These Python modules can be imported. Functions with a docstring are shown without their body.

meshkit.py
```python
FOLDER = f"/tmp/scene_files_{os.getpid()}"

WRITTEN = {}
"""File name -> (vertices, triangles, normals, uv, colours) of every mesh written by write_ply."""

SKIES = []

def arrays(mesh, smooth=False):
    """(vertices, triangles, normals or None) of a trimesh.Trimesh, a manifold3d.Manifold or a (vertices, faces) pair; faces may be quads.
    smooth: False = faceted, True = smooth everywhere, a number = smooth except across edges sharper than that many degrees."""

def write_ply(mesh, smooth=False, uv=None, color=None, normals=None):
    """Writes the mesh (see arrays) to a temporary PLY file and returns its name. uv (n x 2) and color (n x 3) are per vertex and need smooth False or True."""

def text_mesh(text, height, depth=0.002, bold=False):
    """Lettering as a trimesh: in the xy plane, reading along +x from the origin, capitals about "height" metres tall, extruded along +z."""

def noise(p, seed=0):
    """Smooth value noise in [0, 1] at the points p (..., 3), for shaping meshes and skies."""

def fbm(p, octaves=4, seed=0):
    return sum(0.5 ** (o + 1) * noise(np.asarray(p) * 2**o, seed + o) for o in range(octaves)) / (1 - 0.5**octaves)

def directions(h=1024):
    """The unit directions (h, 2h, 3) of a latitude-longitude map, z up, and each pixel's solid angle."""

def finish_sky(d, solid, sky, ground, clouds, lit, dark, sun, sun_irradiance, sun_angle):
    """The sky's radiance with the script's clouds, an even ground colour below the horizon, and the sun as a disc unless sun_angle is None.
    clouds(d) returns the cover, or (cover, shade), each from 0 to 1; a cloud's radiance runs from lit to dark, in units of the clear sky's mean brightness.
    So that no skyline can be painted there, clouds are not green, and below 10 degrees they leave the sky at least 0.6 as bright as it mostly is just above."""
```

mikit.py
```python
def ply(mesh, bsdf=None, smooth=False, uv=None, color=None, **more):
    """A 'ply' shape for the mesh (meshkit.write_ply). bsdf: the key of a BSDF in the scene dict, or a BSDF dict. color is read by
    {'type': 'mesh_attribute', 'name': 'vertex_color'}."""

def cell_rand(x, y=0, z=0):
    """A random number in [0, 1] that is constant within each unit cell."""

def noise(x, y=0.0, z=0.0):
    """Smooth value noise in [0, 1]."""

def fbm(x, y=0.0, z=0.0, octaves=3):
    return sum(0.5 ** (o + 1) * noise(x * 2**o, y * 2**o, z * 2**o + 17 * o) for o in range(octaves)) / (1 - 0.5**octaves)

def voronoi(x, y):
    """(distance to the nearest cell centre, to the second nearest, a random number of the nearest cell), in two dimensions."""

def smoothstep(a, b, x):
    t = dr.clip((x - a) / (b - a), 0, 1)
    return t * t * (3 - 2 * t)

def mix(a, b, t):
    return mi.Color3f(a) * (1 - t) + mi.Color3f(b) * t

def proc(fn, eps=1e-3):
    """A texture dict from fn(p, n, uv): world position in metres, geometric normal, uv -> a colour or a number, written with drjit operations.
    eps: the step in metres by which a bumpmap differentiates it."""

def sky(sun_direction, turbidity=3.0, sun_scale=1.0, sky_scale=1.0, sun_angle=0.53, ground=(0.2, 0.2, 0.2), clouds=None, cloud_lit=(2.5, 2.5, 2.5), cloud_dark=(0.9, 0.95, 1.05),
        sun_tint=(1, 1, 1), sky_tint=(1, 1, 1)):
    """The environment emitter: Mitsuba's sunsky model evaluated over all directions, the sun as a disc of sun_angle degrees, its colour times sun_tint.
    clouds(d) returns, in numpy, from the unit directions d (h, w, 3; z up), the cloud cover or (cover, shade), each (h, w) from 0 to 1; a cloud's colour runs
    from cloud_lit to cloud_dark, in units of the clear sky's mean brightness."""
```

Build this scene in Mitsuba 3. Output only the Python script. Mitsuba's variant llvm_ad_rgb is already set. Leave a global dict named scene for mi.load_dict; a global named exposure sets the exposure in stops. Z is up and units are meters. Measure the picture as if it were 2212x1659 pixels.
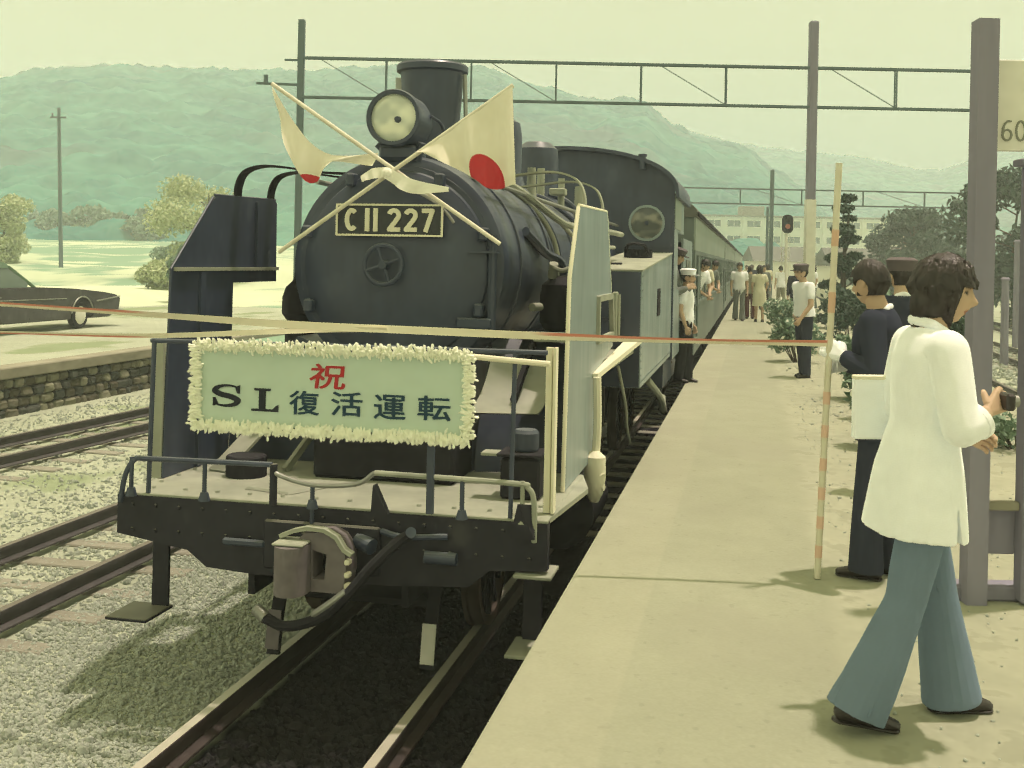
import math, random
import numpy as np, trimesh, manifold3d as m3, drjit as dr, mitsuba as mi, mikit, meshkit
from shapely.geometry import Polygon, LineString, Point
from shapely.ops import unary_union
from shapely import affinity
from mikit import proc, fbm, noise, voronoi, smoothstep, mix
T = mi.ScalarTransform4f
scene, labels = {}, {}
random.seed(7); RNG = np.random.default_rng(7)

# ---------------------------------------------------------------- camera, light, exposure
YAW, ROLL = math.radians(12.3), 0.02
EYE = np.array([2.37, 0.0, 2.53])
FWD = np.array([-math.sin(YAW), math.cos(YAW), 0.0]); RGT = np.array([math.cos(YAW), math.sin(YAW), 0.0])
UPV = math.cos(ROLL) * np.array([0, 0, 1.0]) - math.sin(ROLL) * RGT
FOCAL = 2419.0 / 2212.0                                  # focal length in picture widths
scene['camera'] = dict(type='perspective', fov=math.degrees(2 * math.atan(0.5 / FOCAL)), fov_axis='x', near_clip=0.05, far_clip=6000.0,
                       principal_point_offset_x=0.0024, principal_point_offset_y=265.0 / 1659.0,
                       to_world=T().look_at(origin=EYE.tolist(), target=(EYE + FWD).tolist(), up=UPV.tolist()))
SUN = np.array([0.20, 0.12, 1.0])
scene['sky'] = mikit.sky(SUN.tolist(), turbidity=6, sun_scale=0.72, sky_scale=1.0, sun_angle=1.5, sun_tint=(1.0, 0.97, 1.04),
                         sky_tint=(1.06, 0.96, 0.66), clouds=lambda d: (0.80 + 0.2 * meshkit.fbm(d * [3, 3, 9], 4), meshkit.fbm(d * [2, 2, 7] + 5, 4) * 0.5),
                         cloud_lit=(1.36, 1.12, 0.42), cloud_dark=(1.06, 0.89, 0.34))
exposure = 2.24
HAZE = 0.0024

# ---------------------------------------------------------------- helpers
def numbered(key):
    if key not in scene and key not in labels and key not in USED: USED.add(key); return key
    i = 1
    while f'{key}_{i:03d}' in USED: i += 1
    k = f'{key}_{i:03d}'; USED.add(k); return k
USED = set()
def thing(name, label, cat=None, group=None, kind=None):
    k = numbered(name); labels[k] = {'label': label}
    if cat: labels[k]['category'] = cat
    if group: labels[k]['group'] = group
    if kind: labels[k]['kind'] = kind
    return k
def obj(name, mesh, m, parent=None, smooth=30, label=None, kind=None, **kw):
    k = numbered(f'{parent}__{name}' if parent else name)
    d = mesh if isinstance(mesh, dict) else mikit.ply(mesh, m, smooth=smooth, **kw)
    scene[k] = {**d, 'bsdf': {'type': 'ref', 'id': m}}
    if label or kind:
        labels.setdefault(k, {})
        if label: labels[k]['label'] = label
        if kind: labels[k]['kind'] = kind
    return k
def objs(name, ms, m, parent=None, **kw):
    return [obj(name, x, m, parent, **kw) for x in ms][0]
def solo(name, mesh, m, label, cat=None, group=None, kind=None, smooth=30, **kw):
    k = thing(name, label, cat, group, kind); d = mikit.ply(mesh, m, smooth=smooth, **kw); scene[k] = d; return k
def cat_(ms):
    ms = [tm(x) for x in ms]
    return trimesh.util.concatenate(ms)
def tm(x):
    if hasattr(x, 'to_mesh'):
        q = x.to_mesh(); return trimesh.Trimesh(q.vert_properties[:, :3], q.tri_verts, process=False)
    if isinstance(x, tuple):
        v, f = np.asarray(x[0], float), np.asarray(x[1], int)
        if f.shape[1] == 4: f = np.vstack([f[:, [0, 1, 2]], f[:, [0, 2, 3]]])
        return trimesh.Trimesh(v, f, process=False)
    return x
def man(x):
    x = tm(x); x = trimesh.Trimesh(x.vertices, x.faces, process=True)
    return m3.Manifold(m3.Mesh(np.asarray(x.vertices, np.float32), np.asarray(x.faces, np.uint32)))
def box(x0, x1, y0, y1, z0, z1, c=0.0):
    if c <= 0:
        m = trimesh.creation.box((x1 - x0, y1 - y0, z1 - z0)); m.apply_translation(((x0 + x1) / 2, (y0 + y1) / 2, (z0 + z1) / 2)); return m
    p = []
    for sx, sy, sz in np.ndindex(2, 2, 2):
        v = np.array([(x0, x1)[sx], (y0, y1)[sy], (z0, z1)[sz]]); s = np.array([1 - 2 * sx, 1 - 2 * sy, 1 - 2 * sz]) * c
        for k in range(3):
            w = v + s; w[k] = v[k]; p.append(w)
    return trimesh.convex.convex_hull(np.array(p))
def frame_of(d):
    d = np.asarray(d, float); d = d / np.linalg.norm(d)
    a = np.cross(d, [0, 0, 1.0]) if abs(d[2]) < 0.95 else np.cross(d, [0, 1.0, 0])
    a /= np.linalg.norm(a); return d, a, np.cross(d, a)
def lathe(profile, origin, axis, n=48, cap=True):
    """profile: (radius, distance along the axis)"""
    d, a, b = frame_of(axis); t = np.arange(n) * 2 * math.pi / n
    P = np.asarray(profile, float); o = np.asarray(origin, float)
    v = (o + P[:, 1][:, None, None] * d + P[:, 0][:, None, None] * (np.cos(t)[None, :, None] * a + np.sin(t)[None, :, None] * b)).reshape(-1, 3)
    f = []
    for i in range(len(P) - 1):
        j = np.arange(n); k = (j + 1) % n
        f.append(np.stack([i * n + j, i * n + k, (i + 1) * n + k, (i + 1) * n + j], 1))
    f = np.vstack(f); f = np.vstack([f[:, [0, 1, 2]], f[:, [0, 2, 3]]])
    if cap:
        v = np.vstack([v, o + P[0, 1] * d, o + P[-1, 1] * d]); c0, c1 = len(v) - 2, len(v) - 1; j = np.arange(n); k = (j + 1) % n; q = (len(P) - 1) * n
        f = np.vstack([f, np.stack([k, j, j * 0 + c0], 1), np.stack([q + j, q + k, j * 0 + c1], 1)])
    m = trimesh.Trimesh(v, f, process=False)
    if m.volume < 0: m.invert()
    return m
def cyl(p0, p1, r0, r1=None, n=16):
    p0, p1 = np.asarray(p0, float), np.asarray(p1, float)
    return lathe([(r0, 0), (r0 if r1 is None else r1, np.linalg.norm(p1 - p0))], p0, p1 - p0, n)
def tube(pts, r, n=10):
    p = np.asarray(pts, float); t = np.gradient(p, axis=0); t /= np.linalg.norm(t, axis=1, keepdims=True)
    _, a, _ = frame_of(t[0]); ang = np.arange(n) * 2 * math.pi / n; v = []
    r = np.broadcast_to(r, (len(p),))
    for i in range(len(p)):
        a = a - t[i] * (a @ t[i]); a /= np.linalg.norm(a); b = np.cross(t[i], a)
        v.append(p[i] + r[i] * (np.cos(ang)[:, None] * a + np.sin(ang)[:, None] * b))
    v = np.vstack(v); f = []
    j = np.arange(n); k = (j + 1) % n
    for i in range(len(p) - 1): f.append(np.stack([i * n + j, i * n + k, (i + 1) * n + k, (i + 1) * n + j], 1))
    f = np.vstack(f); f = np.vstack([f[:, [0, 1, 2]], f[:, [0, 2, 3]]])
    v = np.vstack([v, p[0], p[-1]]); q = (len(p) - 1) * n
    f = np.vstack([f, np.stack([k, j, j * 0 + len(v) - 2], 1), np.stack([q + j, q + k, j * 0 + len(v) - 1], 1)])
    m = trimesh.Trimesh(v, f, process=False)
    if m.volume < 0: m.invert()
    return m
def curve(pts, n=8):
    """a smooth line through the points"""
    p = np.asarray(pts, float); q = np.vstack([2 * p[0] - p[1], p, 2 * p[-1] - p[-2]]); out = []
    for i in range(1, len(q) - 2):
        for t in np.linspace(0, 1, n, endpoint=False):
            out.append(0.5 * (2 * q[i] + (q[i + 1] - q[i - 1]) * t + (2 * q[i - 1] - 5 * q[i] + 4 * q[i + 1] - q[i + 2]) * t * t + (3 * q[i] - q[i - 1] - 3 * q[i + 1] + q[i + 2]) * t ** 3))
    return np.array(out + [p[-1]])
def rot_tube(pts, r, n=8): return tube(curve(pts), r, n)
def extr(poly, axis, a, b):
    """a polygon pushed along one axis from a to b. axis x: polygon is (y, z); y: (x, z); z: (x, y)"""
    poly = poly if hasattr(poly, 'geom_type') else Polygon(poly)
    ms = []
    for g in getattr(poly, 'geoms', [poly]):
        m = trimesh.creation.extrude_polygon(g, b - a, engine='earcut'); v = np.array(m.vertices); w = v.copy()
        if axis == 'x': w[:, 0], w[:, 1], w[:, 2] = v[:, 2] + a, v[:, 0], v[:, 1]
        elif axis == 'y': w[:, 0], w[:, 1], w[:, 2] = v[:, 0], v[:, 2] + a, v[:, 1]
        else: w[:, 2] = v[:, 2] + a
        m = trimesh.Trimesh(w, m.faces, process=False)
        if m.volume < 0: m.invert()
        ms.append(m)
    return trimesh.util.concatenate(ms)
def bar(p0, p1, w, h, up=(0, 0, 1)):
    p0, p1 = np.asarray(p0, float), np.asarray(p1, float); d = p1 - p0; L = np.linalg.norm(d); d /= L
    s = np.cross(d, up); s /= np.linalg.norm(s); u = np.cross(s, d)
    m = trimesh.creation.box((L, w, h)); M = np.eye(4); M[:3, 0], M[:3, 1], M[:3, 2], M[:3, 3] = d, s, u, (p0 + p1) / 2
    m.apply_transform(M)
    if m.volume < 0: m.invert()
    return m
def hull(*pts): return trimesh.convex.convex_hull(np.vstack(pts))
def strip(pts, up, w, t):
    """a flat band of width w (along up) and thickness t following pts"""
    p = np.asarray(pts, float); up = np.asarray(up, float); tg = np.gradient(p, axis=0); tg /= np.linalg.norm(tg, axis=1, keepdims=True)
    s = np.cross(tg, up); s /= np.linalg.norm(s, axis=1, keepdims=True); u = np.broadcast_to(up / np.linalg.norm(up), p.shape)
    v = np.stack([p + s * t / 2 + u * w / 2, p - s * t / 2 + u * w / 2, p - s * t / 2 - u * w / 2, p + s * t / 2 - u * w / 2], 1).reshape(-1, 3)
    f = []
    for i in range(len(p) - 1):
        for k in range(4): f.append([i * 4 + k, i * 4 + (k + 1) % 4, i * 4 + 4 + (k + 1) % 4, i * 4 + 4 + k])
    q = (len(p) - 1) * 4; f += [[3, 2, 1, 0], [q, q + 1, q + 2, q + 3]]
    m = tm((v, f)); 
    if m.volume < 0: m.invert()
    return m
def sheet(P):
    """a thin cloth from a grid of points (n, m, 3)"""
    n, m = P.shape[:2]; i, j = np.meshgrid(np.arange(n - 1), np.arange(m - 1), indexing='ij'); a = (i * m + j).ravel()
    return tm((P.reshape(-1, 3), np.stack([a, a + m, a + m + 1, a + 1], 1)))

# ---------------------------------------------------------------- materials
def mat(key, color, rough=0.6, metal=0.0, spec=0.5, bump=None, coat=0.0, two=True, **kw):
    c = proc(color) if callable(color) else (color if isinstance(color, dict) else {'type': 'rgb', 'value': list(color)})
    b = dict(type='principled', base_color=c, roughness=proc(rough) if callable(rough) else rough, metallic=metal, specular=spec, clearcoat=coat, **kw)
    if bump: b = {'type': 'bumpmap', 'arbitrary': proc(bump[0], bump[2] if len(bump) > 2 else 1e-3), 'scale': bump[1], 'bsdf': b}
    scene[key] = {'type': 'twosided', 'bsdf': b} if two else b
def grime(c, dust=(0.20, 0.20, 0.16), amount=0.6, s=5.0):
    def fn(p, n, uv):
        f = fbm(p.x * s, p.y * s, p.z * s * 0.6, 4); st = fbm(p.x * 14, p.y * 14, p.z * 1.6, 3)
        base = mi.Color3f(c) * (0.6 + 0.55 * f + 0.35 * st)
        return mix(base, mi.Color3f(dust) * (0.7 + 0.6 * f), dr.clip(smoothstep(0.35, 0.95, n.z) * amount + smoothstep(0.62, 0.8, f) * 0.10, 0, 1))
    return fn
mat('m_black', grime((0.036, 0.048, 0.082), dust=(0.12, 0.14, 0.155), amount=0.75), lambda p, n, uv: 0.26 + 0.30 * fbm(p.x * 4, p.y * 4, p.z * 4, 3), spec=0.5)
mat('m_beam', grime((0.016, 0.016, 0.026), amount=0.75), 0.55, spec=0.3)
mat('m_black_lit', grime((0.19, 0.245, 0.26), dust=(0.32, 0.35, 0.31), amount=0.9, s=2.0), 0.30, spec=0.6, coat=0.6)  # paler copy of the engine black, side light put into its colour
mat('m_under', grime((0.014, 0.014, 0.020), dust=(0.03, 0.03, 0.035), amount=0.6), 0.7, spec=0.2)
mat('m_deck', lambda p, n, uv: mix((0.20, 0.22, 0.18), (0.38, 0.40, 0.32), fbm(p.x * 6, p.y * 6, p.z * 6, 4)), 0.6)
mat('m_steel', grime((0.28, 0.29, 0.27), amount=0.2), 0.4, metal=0.6)
mat('m_coupler', lambda p, n, uv: mix((0.10, 0.085, 0.10), (0.19, 0.17, 0.18), fbm(p.x * 14, p.y * 14, p.z * 14, 4)), 0.55)
mat('m_white', lambda p, n, uv: mix((0.62, 0.62, 0.55), (0.78, 0.77, 0.70), fbm(p.x * 9, p.y * 9, p.z * 9, 3)), 0.6)
mat('m_cream', (0.72, 0.70, 0.55), 0.7)
mat('m_plate', (0.012, 0.016, 0.022), 0.35)
mat('m_paper', lambda p, n, uv: mix((0.84, 0.86, 0.74), (0.92, 0.93, 0.84), fbm(p.x * 40, p.y * 40, p.z * 40, 2)), 0.9, spec=0.1)
mat('m_board', lambda p, n, uv: mix((0.50, 0.62, 0.54), (0.56, 0.68, 0.59), fbm(p.x * 7, p.y * 7, p.z * 7, 3)), 0.7, spec=0.2)
mat('m_red', (0.42, 0.035, 0.04), 0.7, spec=0.2)
mat('m_ink', (0.016, 0.02, 0.03), 0.7, spec=0.2)
mat('m_inkblue', (0.018, 0.05, 0.085), 0.7, spec=0.2)
mat('m_cloth', lambda p, n, uv: mix((0.76, 0.76, 0.66), (0.86, 0.85, 0.76), fbm(p.x * 6, p.y * 6, p.z * 6, 3)), 0.9, spec=0.1)
mat('m_clothred', (0.50, 0.045, 0.06), 0.9, spec=0.1)
mat('m_pole', lambda p, n, uv: mix((0.55, 0.52, 0.40), (0.72, 0.70, 0.58), fbm(p.x * 20, p.y * 20, p.z * 20, 2)), 0.6)
mat('m_ribbon', lambda p, n, uv: mix((0.78, 0.73, 0.58), (0.66, 0.27, 0.20), smoothstep(0.50, 0.62, uv.y) * smoothstep(0.40, 0.60, noise(p.x * 1.3 + 0.7, 3.0, 1.0))), 0.7, spec=0.2)
mat('m_glass', (0.05, 0.06, 0.06), 0.06, spec=0.9)
mat('m_lens', lambda p, n, uv: mix((0.42, 0.47, 0.40), (0.70, 0.73, 0.60), smoothstep(0.3, 0.7, fbm(p.x * 8, p.y * 8, p.z * 10, 2))), 0.12, spec=0.9, coat=1.0)
mat('m_cabglass', lambda p, n, uv: mix((0.07, 0.085, 0.085), (0.26, 0.26, 0.22), smoothstep(0.35, 0.7, fbm(p.x * 7, p.y * 7, p.z * 9, 2))), 0.10, spec=0.8)
mat('m_rust', lambda p, n, uv: mix((0.055, 0.043, 0.036), (0.11, 0.085, 0.07), fbm(p.x * 9, p.y * 9, p.z * 9, 3)), 0.8, spec=0.2)
mat('m_rail', lambda p, n, uv: mix(mix((0.035, 0.028, 0.030), (0.075, 0.06, 0.055), fbm(p.x * 12, p.y * 6, p.z * 12, 3)), (0.40, 0.39, 0.33), smoothstep(0.8, 0.95, n.z) * smoothstep(-0.02, -0.006, p.z)), 0.45, spec=0.5)
mat('m_raildull', lambda p, n, uv: mix(mix((0.042, 0.040, 0.046), (0.085, 0.078, 0.080), fbm(p.x * 12, p.y * 6, p.z * 12, 3)), (0.13, 0.12, 0.10), smoothstep(0.8, 0.95, n.z) * smoothstep(-0.02, -0.006, p.z)), 0.55, spec=0.4)
mat('m_sleeper', lambda p, n, uv: mix((0.19, 0.185, 0.15), (0.30, 0.295, 0.25), fbm(p.x * 2, p.y * 30, p.z * 8, 3)), 0.9, spec=0.1)
def dark_bed(p):   # near-black ballast from the left rail across to the platform wall
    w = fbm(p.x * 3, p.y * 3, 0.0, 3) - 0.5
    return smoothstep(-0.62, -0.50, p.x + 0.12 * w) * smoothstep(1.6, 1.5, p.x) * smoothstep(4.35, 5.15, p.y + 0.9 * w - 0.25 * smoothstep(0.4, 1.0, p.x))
def ground_color(p, n, uv):
    f = fbm(p.x * 1.1, p.y * 1.1, 0.0, 4); g = fbm(p.x * 22, p.y * 22, 0.0, 3)
    c = mix((0.26, 0.29, 0.22), (0.43, 0.465, 0.37), 0.55 * f + 0.45 * g)
    weeds = smoothstep(0.56, 0.72, fbm(p.x * 0.7 + 9, p.y * 0.5, 2.0, 4)) * 0.6
    c = mix(c, mi.Color3f(0.15, 0.21, 0.09), weeds * (1 - smoothstep(-2.0, 3.0, p.x) * smoothstep(3.0, -2.0, p.x)))
    return mix(c, mi.Color3f(0.010, 0.009, 0.012) * (0.7 + 0.7 * g), dark_bed(p))
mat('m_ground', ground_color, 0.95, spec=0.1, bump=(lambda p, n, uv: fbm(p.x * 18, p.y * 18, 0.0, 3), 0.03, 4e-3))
def gravel_color(p, n, uv):
    g = noise(p.x * 31, p.y * 31, p.z * 9)
    c = mix((0.24, 0.27, 0.235), (0.41, 0.445, 0.385), g)
    return mix(c, mi.Color3f(0.010, 0.009, 0.012) * (0.6 + 0.9 * g), dark_bed(p) * 0.97)
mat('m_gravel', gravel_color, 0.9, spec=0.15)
def platform_color(p, n, uv):
    f = fbm(p.x * 0.9, p.y * 0.6, 0.0, 4); g = fbm(p.x * 60, p.y * 60, 0.0, 2); e = p.x + 0.10 * (fbm(p.x * 2, p.y * 2, 1.0, 3) - 0.5)
    paved = mix((0.256, 0.272, 0.200), (0.308, 0.324, 0.248), f * 0.75 + g * 0.25)
    t = fbm(p.x * 7, p.y * 7, 4.0, 4)
    earth = mix((0.22, 0.235, 0.18), (0.40, 0.41, 0.31), 0.5 * t + 0.5 * fbm(p.x * 1.6, p.y * 1.6, 7.0, 3))
    earth = mix(earth, mi.Color3f(0.13, 0.14, 0.10), smoothstep(0.58, 0.70, t) * 0.28)
    damp = smoothstep(0.52, 0.66, fbm(p.x * 0.8 + 3, p.y * 0.8, 11.0, 4))
    paved = paved * (0.88 + 0.14 * fbm(p.x * 5, p.y * 4, 3.0, 5) + 0.10 * fbm(p.x * 90, p.y * 90, 8.0, 2))
    paved = mix(paved, mi.Color3f(0.10, 0.10, 0.09), smoothstep(0.74, 0.84, fbm(p.x * 20, p.y * 20, 5.0, 3)) * 0.16)
    paved = mix(paved, mi.Color3f(0.25, 0.255, 0.20), damp * 0.35)
    paved = paved * (1.0 + 0.05 * (mikit.cell_rand(p.y * 1.1, 3, 1) - 0.5) * smoothstep(1.92, 1.90, p.x))
    edge = smoothstep(1.50, 1.512, p.x) * 0.10 * (1 - smoothstep(1.90, 1.92, p.x))
    return mix(mix(paved, earth, smoothstep(2.66, 2.82, e)), mi.Color3f(0.42, 0.40, 0.30), edge)
mat('m_platform', platform_color, 0.9, spec=0.1, bump=(lambda p, n, uv: fbm(p.x * 45, p.y * 45, 0.0, 3), 0.006, 3e-3))
mat('m_concrete', lambda p, n, uv: mix((0.17, 0.165, 0.13), (0.33, 0.32, 0.25), fbm(p.x * 3, p.y * 3, p.z * 6, 4)), 0.9, spec=0.1)
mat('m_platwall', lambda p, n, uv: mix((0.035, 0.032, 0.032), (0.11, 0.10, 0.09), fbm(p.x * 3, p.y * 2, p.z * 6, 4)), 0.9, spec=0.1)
STONES = [(0.085, 0.080, 0.060), (0.13, 0.125, 0.095), (0.19, 0.19, 0.14), (0.065, 0.070, 0.062)]
for i, c in enumerate(STONES):
    mat(f'm_stone{i}', lambda p, n, uv, c=c: mi.Color3f(c) * (0.6 + 0.8 * fbm(p.x * 9, p.y * 9, p.z * 9, 3)), 0.9, spec=0.1)
def hill_color(p, n, uv):
    a = fbm(p.x * 0.012, p.y * 0.012, p.z * 0.02, 4); b = fbm(p.x * 0.13, p.y * 0.13, p.z * 0.13, 3)
    c = mix((0.008, 0.080, 0.095), (0.075, 0.235, 0.19), smoothstep(0.3, 0.7, a) * 0.5 + smoothstep(0.25, 0.75, b) * 0.5)
    return mix(c, mi.Color3f(0.11, 0.12, 0.14), smoothstep(0.55, 0.68, fbm(p.x * 0.02 + 5, p.y * 0.02, 3.0, 3)) * 0.45)
mat('m_hill', hill_color, 0.95, spec=0.05)
mat('m_field', lambda p, n, uv: mix(mix((0.33, 0.40, 0.28), (0.50, 0.54, 0.40), fbm(p.x * 0.05, p.y * 0.05, 0.0, 4)), (0.13, 0.24, 0.17), smoothstep(0.46, 0.60, fbm(p.x * 0.16, p.y * 0.10, 3.0, 5)) * 0.8), 0.95, spec=0.05)
def leafmat(key, a, b, s=2.0):
    mat(key, lambda p, n, uv: mix(a, b, fbm(p.x * s, p.y * s, p.z * s, 2) * 0.6 + 0.4 * noise(p.x * 23, p.y * 23, p.z * 23)), 0.7, spec=0.25)
leafmat('m_leafdark', (0.028, 0.055, 0.050), (0.075, 0.115, 0.085))
leafmat('m_leaf', (0.10, 0.175, 0.14), (0.24, 0.33, 0.22))
leafmat('m_leafpale', (0.36, 0.43, 0.26), (0.56, 0.61, 0.38), 0.6)
mat('m_bark', lambda p, n, uv: mix((0.05, 0.042, 0.035), (0.11, 0.095, 0.075), fbm(p.x * 12, p.y * 12, p.z * 3, 3)), 0.9, spec=0.1)
mat('m_wood', lambda p, n, uv: mix((0.20, 0.195, 0.26), (0.28, 0.27, 0.34), fbm(p.x * 16, p.y * 16, p.z * 1.5, 3)), 0.85, spec=0.15)
mat('m_gantry', (0.115, 0.16, 0.175), 0.7, spec=0.3)
mat('m_wall', lambda p, n, uv: mix((0.74, 0.74, 0.62), (0.82, 0.82, 0.70), fbm(p.x * 0.6, p.y * 0.6, p.z * 0.9, 3)), 0.9, spec=0.1)
mat('m_window', (0.09, 0.13, 0.11), 0.25, spec=0.6)
mat('m_roofgreen', (0.10, 0.17, 0.11), 0.8)
mat('m_coach', lambda p, n, uv: mix((0.085, 0.115, 0.115), (0.135, 0.17, 0.16), fbm(p.x * 2, p.y * 0.6, p.z * 1.4, 4)), 0.4, spec=0.5)
mat('m_coachpale', lambda p, n, uv: mix((0.19, 0.24, 0.21), (0.25, 0.30, 0.255), fbm(p.x * 2, p.y * 0.6, p.z * 1.4, 4)), 0.4, spec=0.5)
mat('m_roofgrey', (0.09, 0.095, 0.085), 0.6)
mat('m_dark', (0.012, 0.012, 0.014), 0.8, spec=0.2)
# ---------------------------------------------------------------- ground, hills, yard
def ring_grid(f, az, r):
    A, R = np.meshgrid(az, r, indexing='ij'); x = 2.37 + R * np.sin(A); y = R * np.cos(A)
    return np.stack([x, y, f(x, y, A, R)], -1)
gx = 2500.0
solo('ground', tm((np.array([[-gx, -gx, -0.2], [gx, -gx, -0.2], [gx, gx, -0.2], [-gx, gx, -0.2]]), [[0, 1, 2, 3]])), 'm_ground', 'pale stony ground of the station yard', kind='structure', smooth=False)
def seg(ax, ay): return np.array(ax), np.array(ay)
# heights of the ridge lines over the valley floor, by compass bearing from the station (degrees from the track's direction) and by distance
def bear(px): return np.degrees(np.arctan((np.asarray(px, float) - 1106) / 2419)) - 12.3
RA = (bear([-900, -400, -120, 0, 62, 156, 250, 562, 725, 870, 1045, 1170, 1250, 1395, 1451, 1520, 1620, 1750, 1850, 2000]), np.array([37.0, 49.4, 58.4, 62.4, 65.1, 67.1, 69.3, 70.5, 73.0, 74.8, 75.0, 69.2, 65.1, 63.8, 55.1, 50.0, 45.1, 28.6, 9.4, 6.4]))
RB = (bear([900, 1200, 1400, 1500, 1600, 1750, 1850, 1980, 2030, 2120, 2260, 2500, 2900]), np.array([114.1, 120.1, 119.7, 106.7, 97.0, 90.3, 86.9, 77.5, 76.0, 86.0, 98.2, 111.1, 121.5]))
def hill(dist, ridge, seed):
    def f(x, y, A, R):
        e = np.interp(np.degrees(A), *ridge); t = np.clip((R - dist * 0.33) / (dist * 0.67), 0, 1); s = t * t * (3 - 2 * t) * 0.35 + t * 0.65
        s = s * np.clip(1.25 - (R / dist - 1) * 1.3, 0, 1).clip(0, 1)
        P = np.stack([x, y, 0 * x], -1)
        big = (meshkit.fbm(P / 130.0, 2, seed) - 0.5) * 8 * np.clip(t * 3, 0, 1) * (1 - 0.93 * t)
        can = (meshkit.noise(P / 6.5, seed + 1) ** 1.4 * 3.4 + meshkit.noise(P / 2.6, seed + 2) * 1.6) * np.clip(t * 25, 0, 1)
        return -2.2 + (e + .5) * s + big * np.clip(e / 30, 0, 1) + can * np.clip(e / 20, 0, 1)
    return f
P = ring_grid(hill(430.0, RA, 3), np.radians(np.linspace(-62, 14, 560)), np.geomspace(140, 560, 210))
solo('hill', sheet(P), 'm_hill', 'green wooded hillside rising behind the engine on the left', kind='structure', smooth=True)
P = ring_grid(hill(900.0, RB, 8), np.radians(np.linspace(-16, 40, 360)), np.geomspace(300, 1150, 150))
solo('hill', sheet(P), 'm_hill', 'paler distant wooded ridge sloping down to the right', kind='structure', smooth=True)
def fieldz(x, y, A, R):
    P = np.stack([x, y, 0 * x], -1)
    t = np.clip((R - 34) / 170.0, 0, 1)
    return 0.50 + 5.5 * t ** 1.5 + (meshkit.fbm(P / 14.0, 4, 5) - 0.45) * np.clip((R - 30) / 40, 0, 1) * 1.4 * np.clip(1.2 - t, 0.2, 1)
P = ring_grid(fieldz, np.radians(np.linspace(-80, -13.5, 200)), np.geomspace(24, 215, 120))
P = P[:, :, :]
solo('field', sheet(P), 'm_field', 'pale grassy field behind the goods siding on the left', kind='structure', smooth=True)
solo('goods_platform', box(-60, -9.9, -10, 90, -0.6, 0.58), 'm_ground', 'low grassy goods platform above the stone wall', kind='structure', smooth=False)

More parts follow.
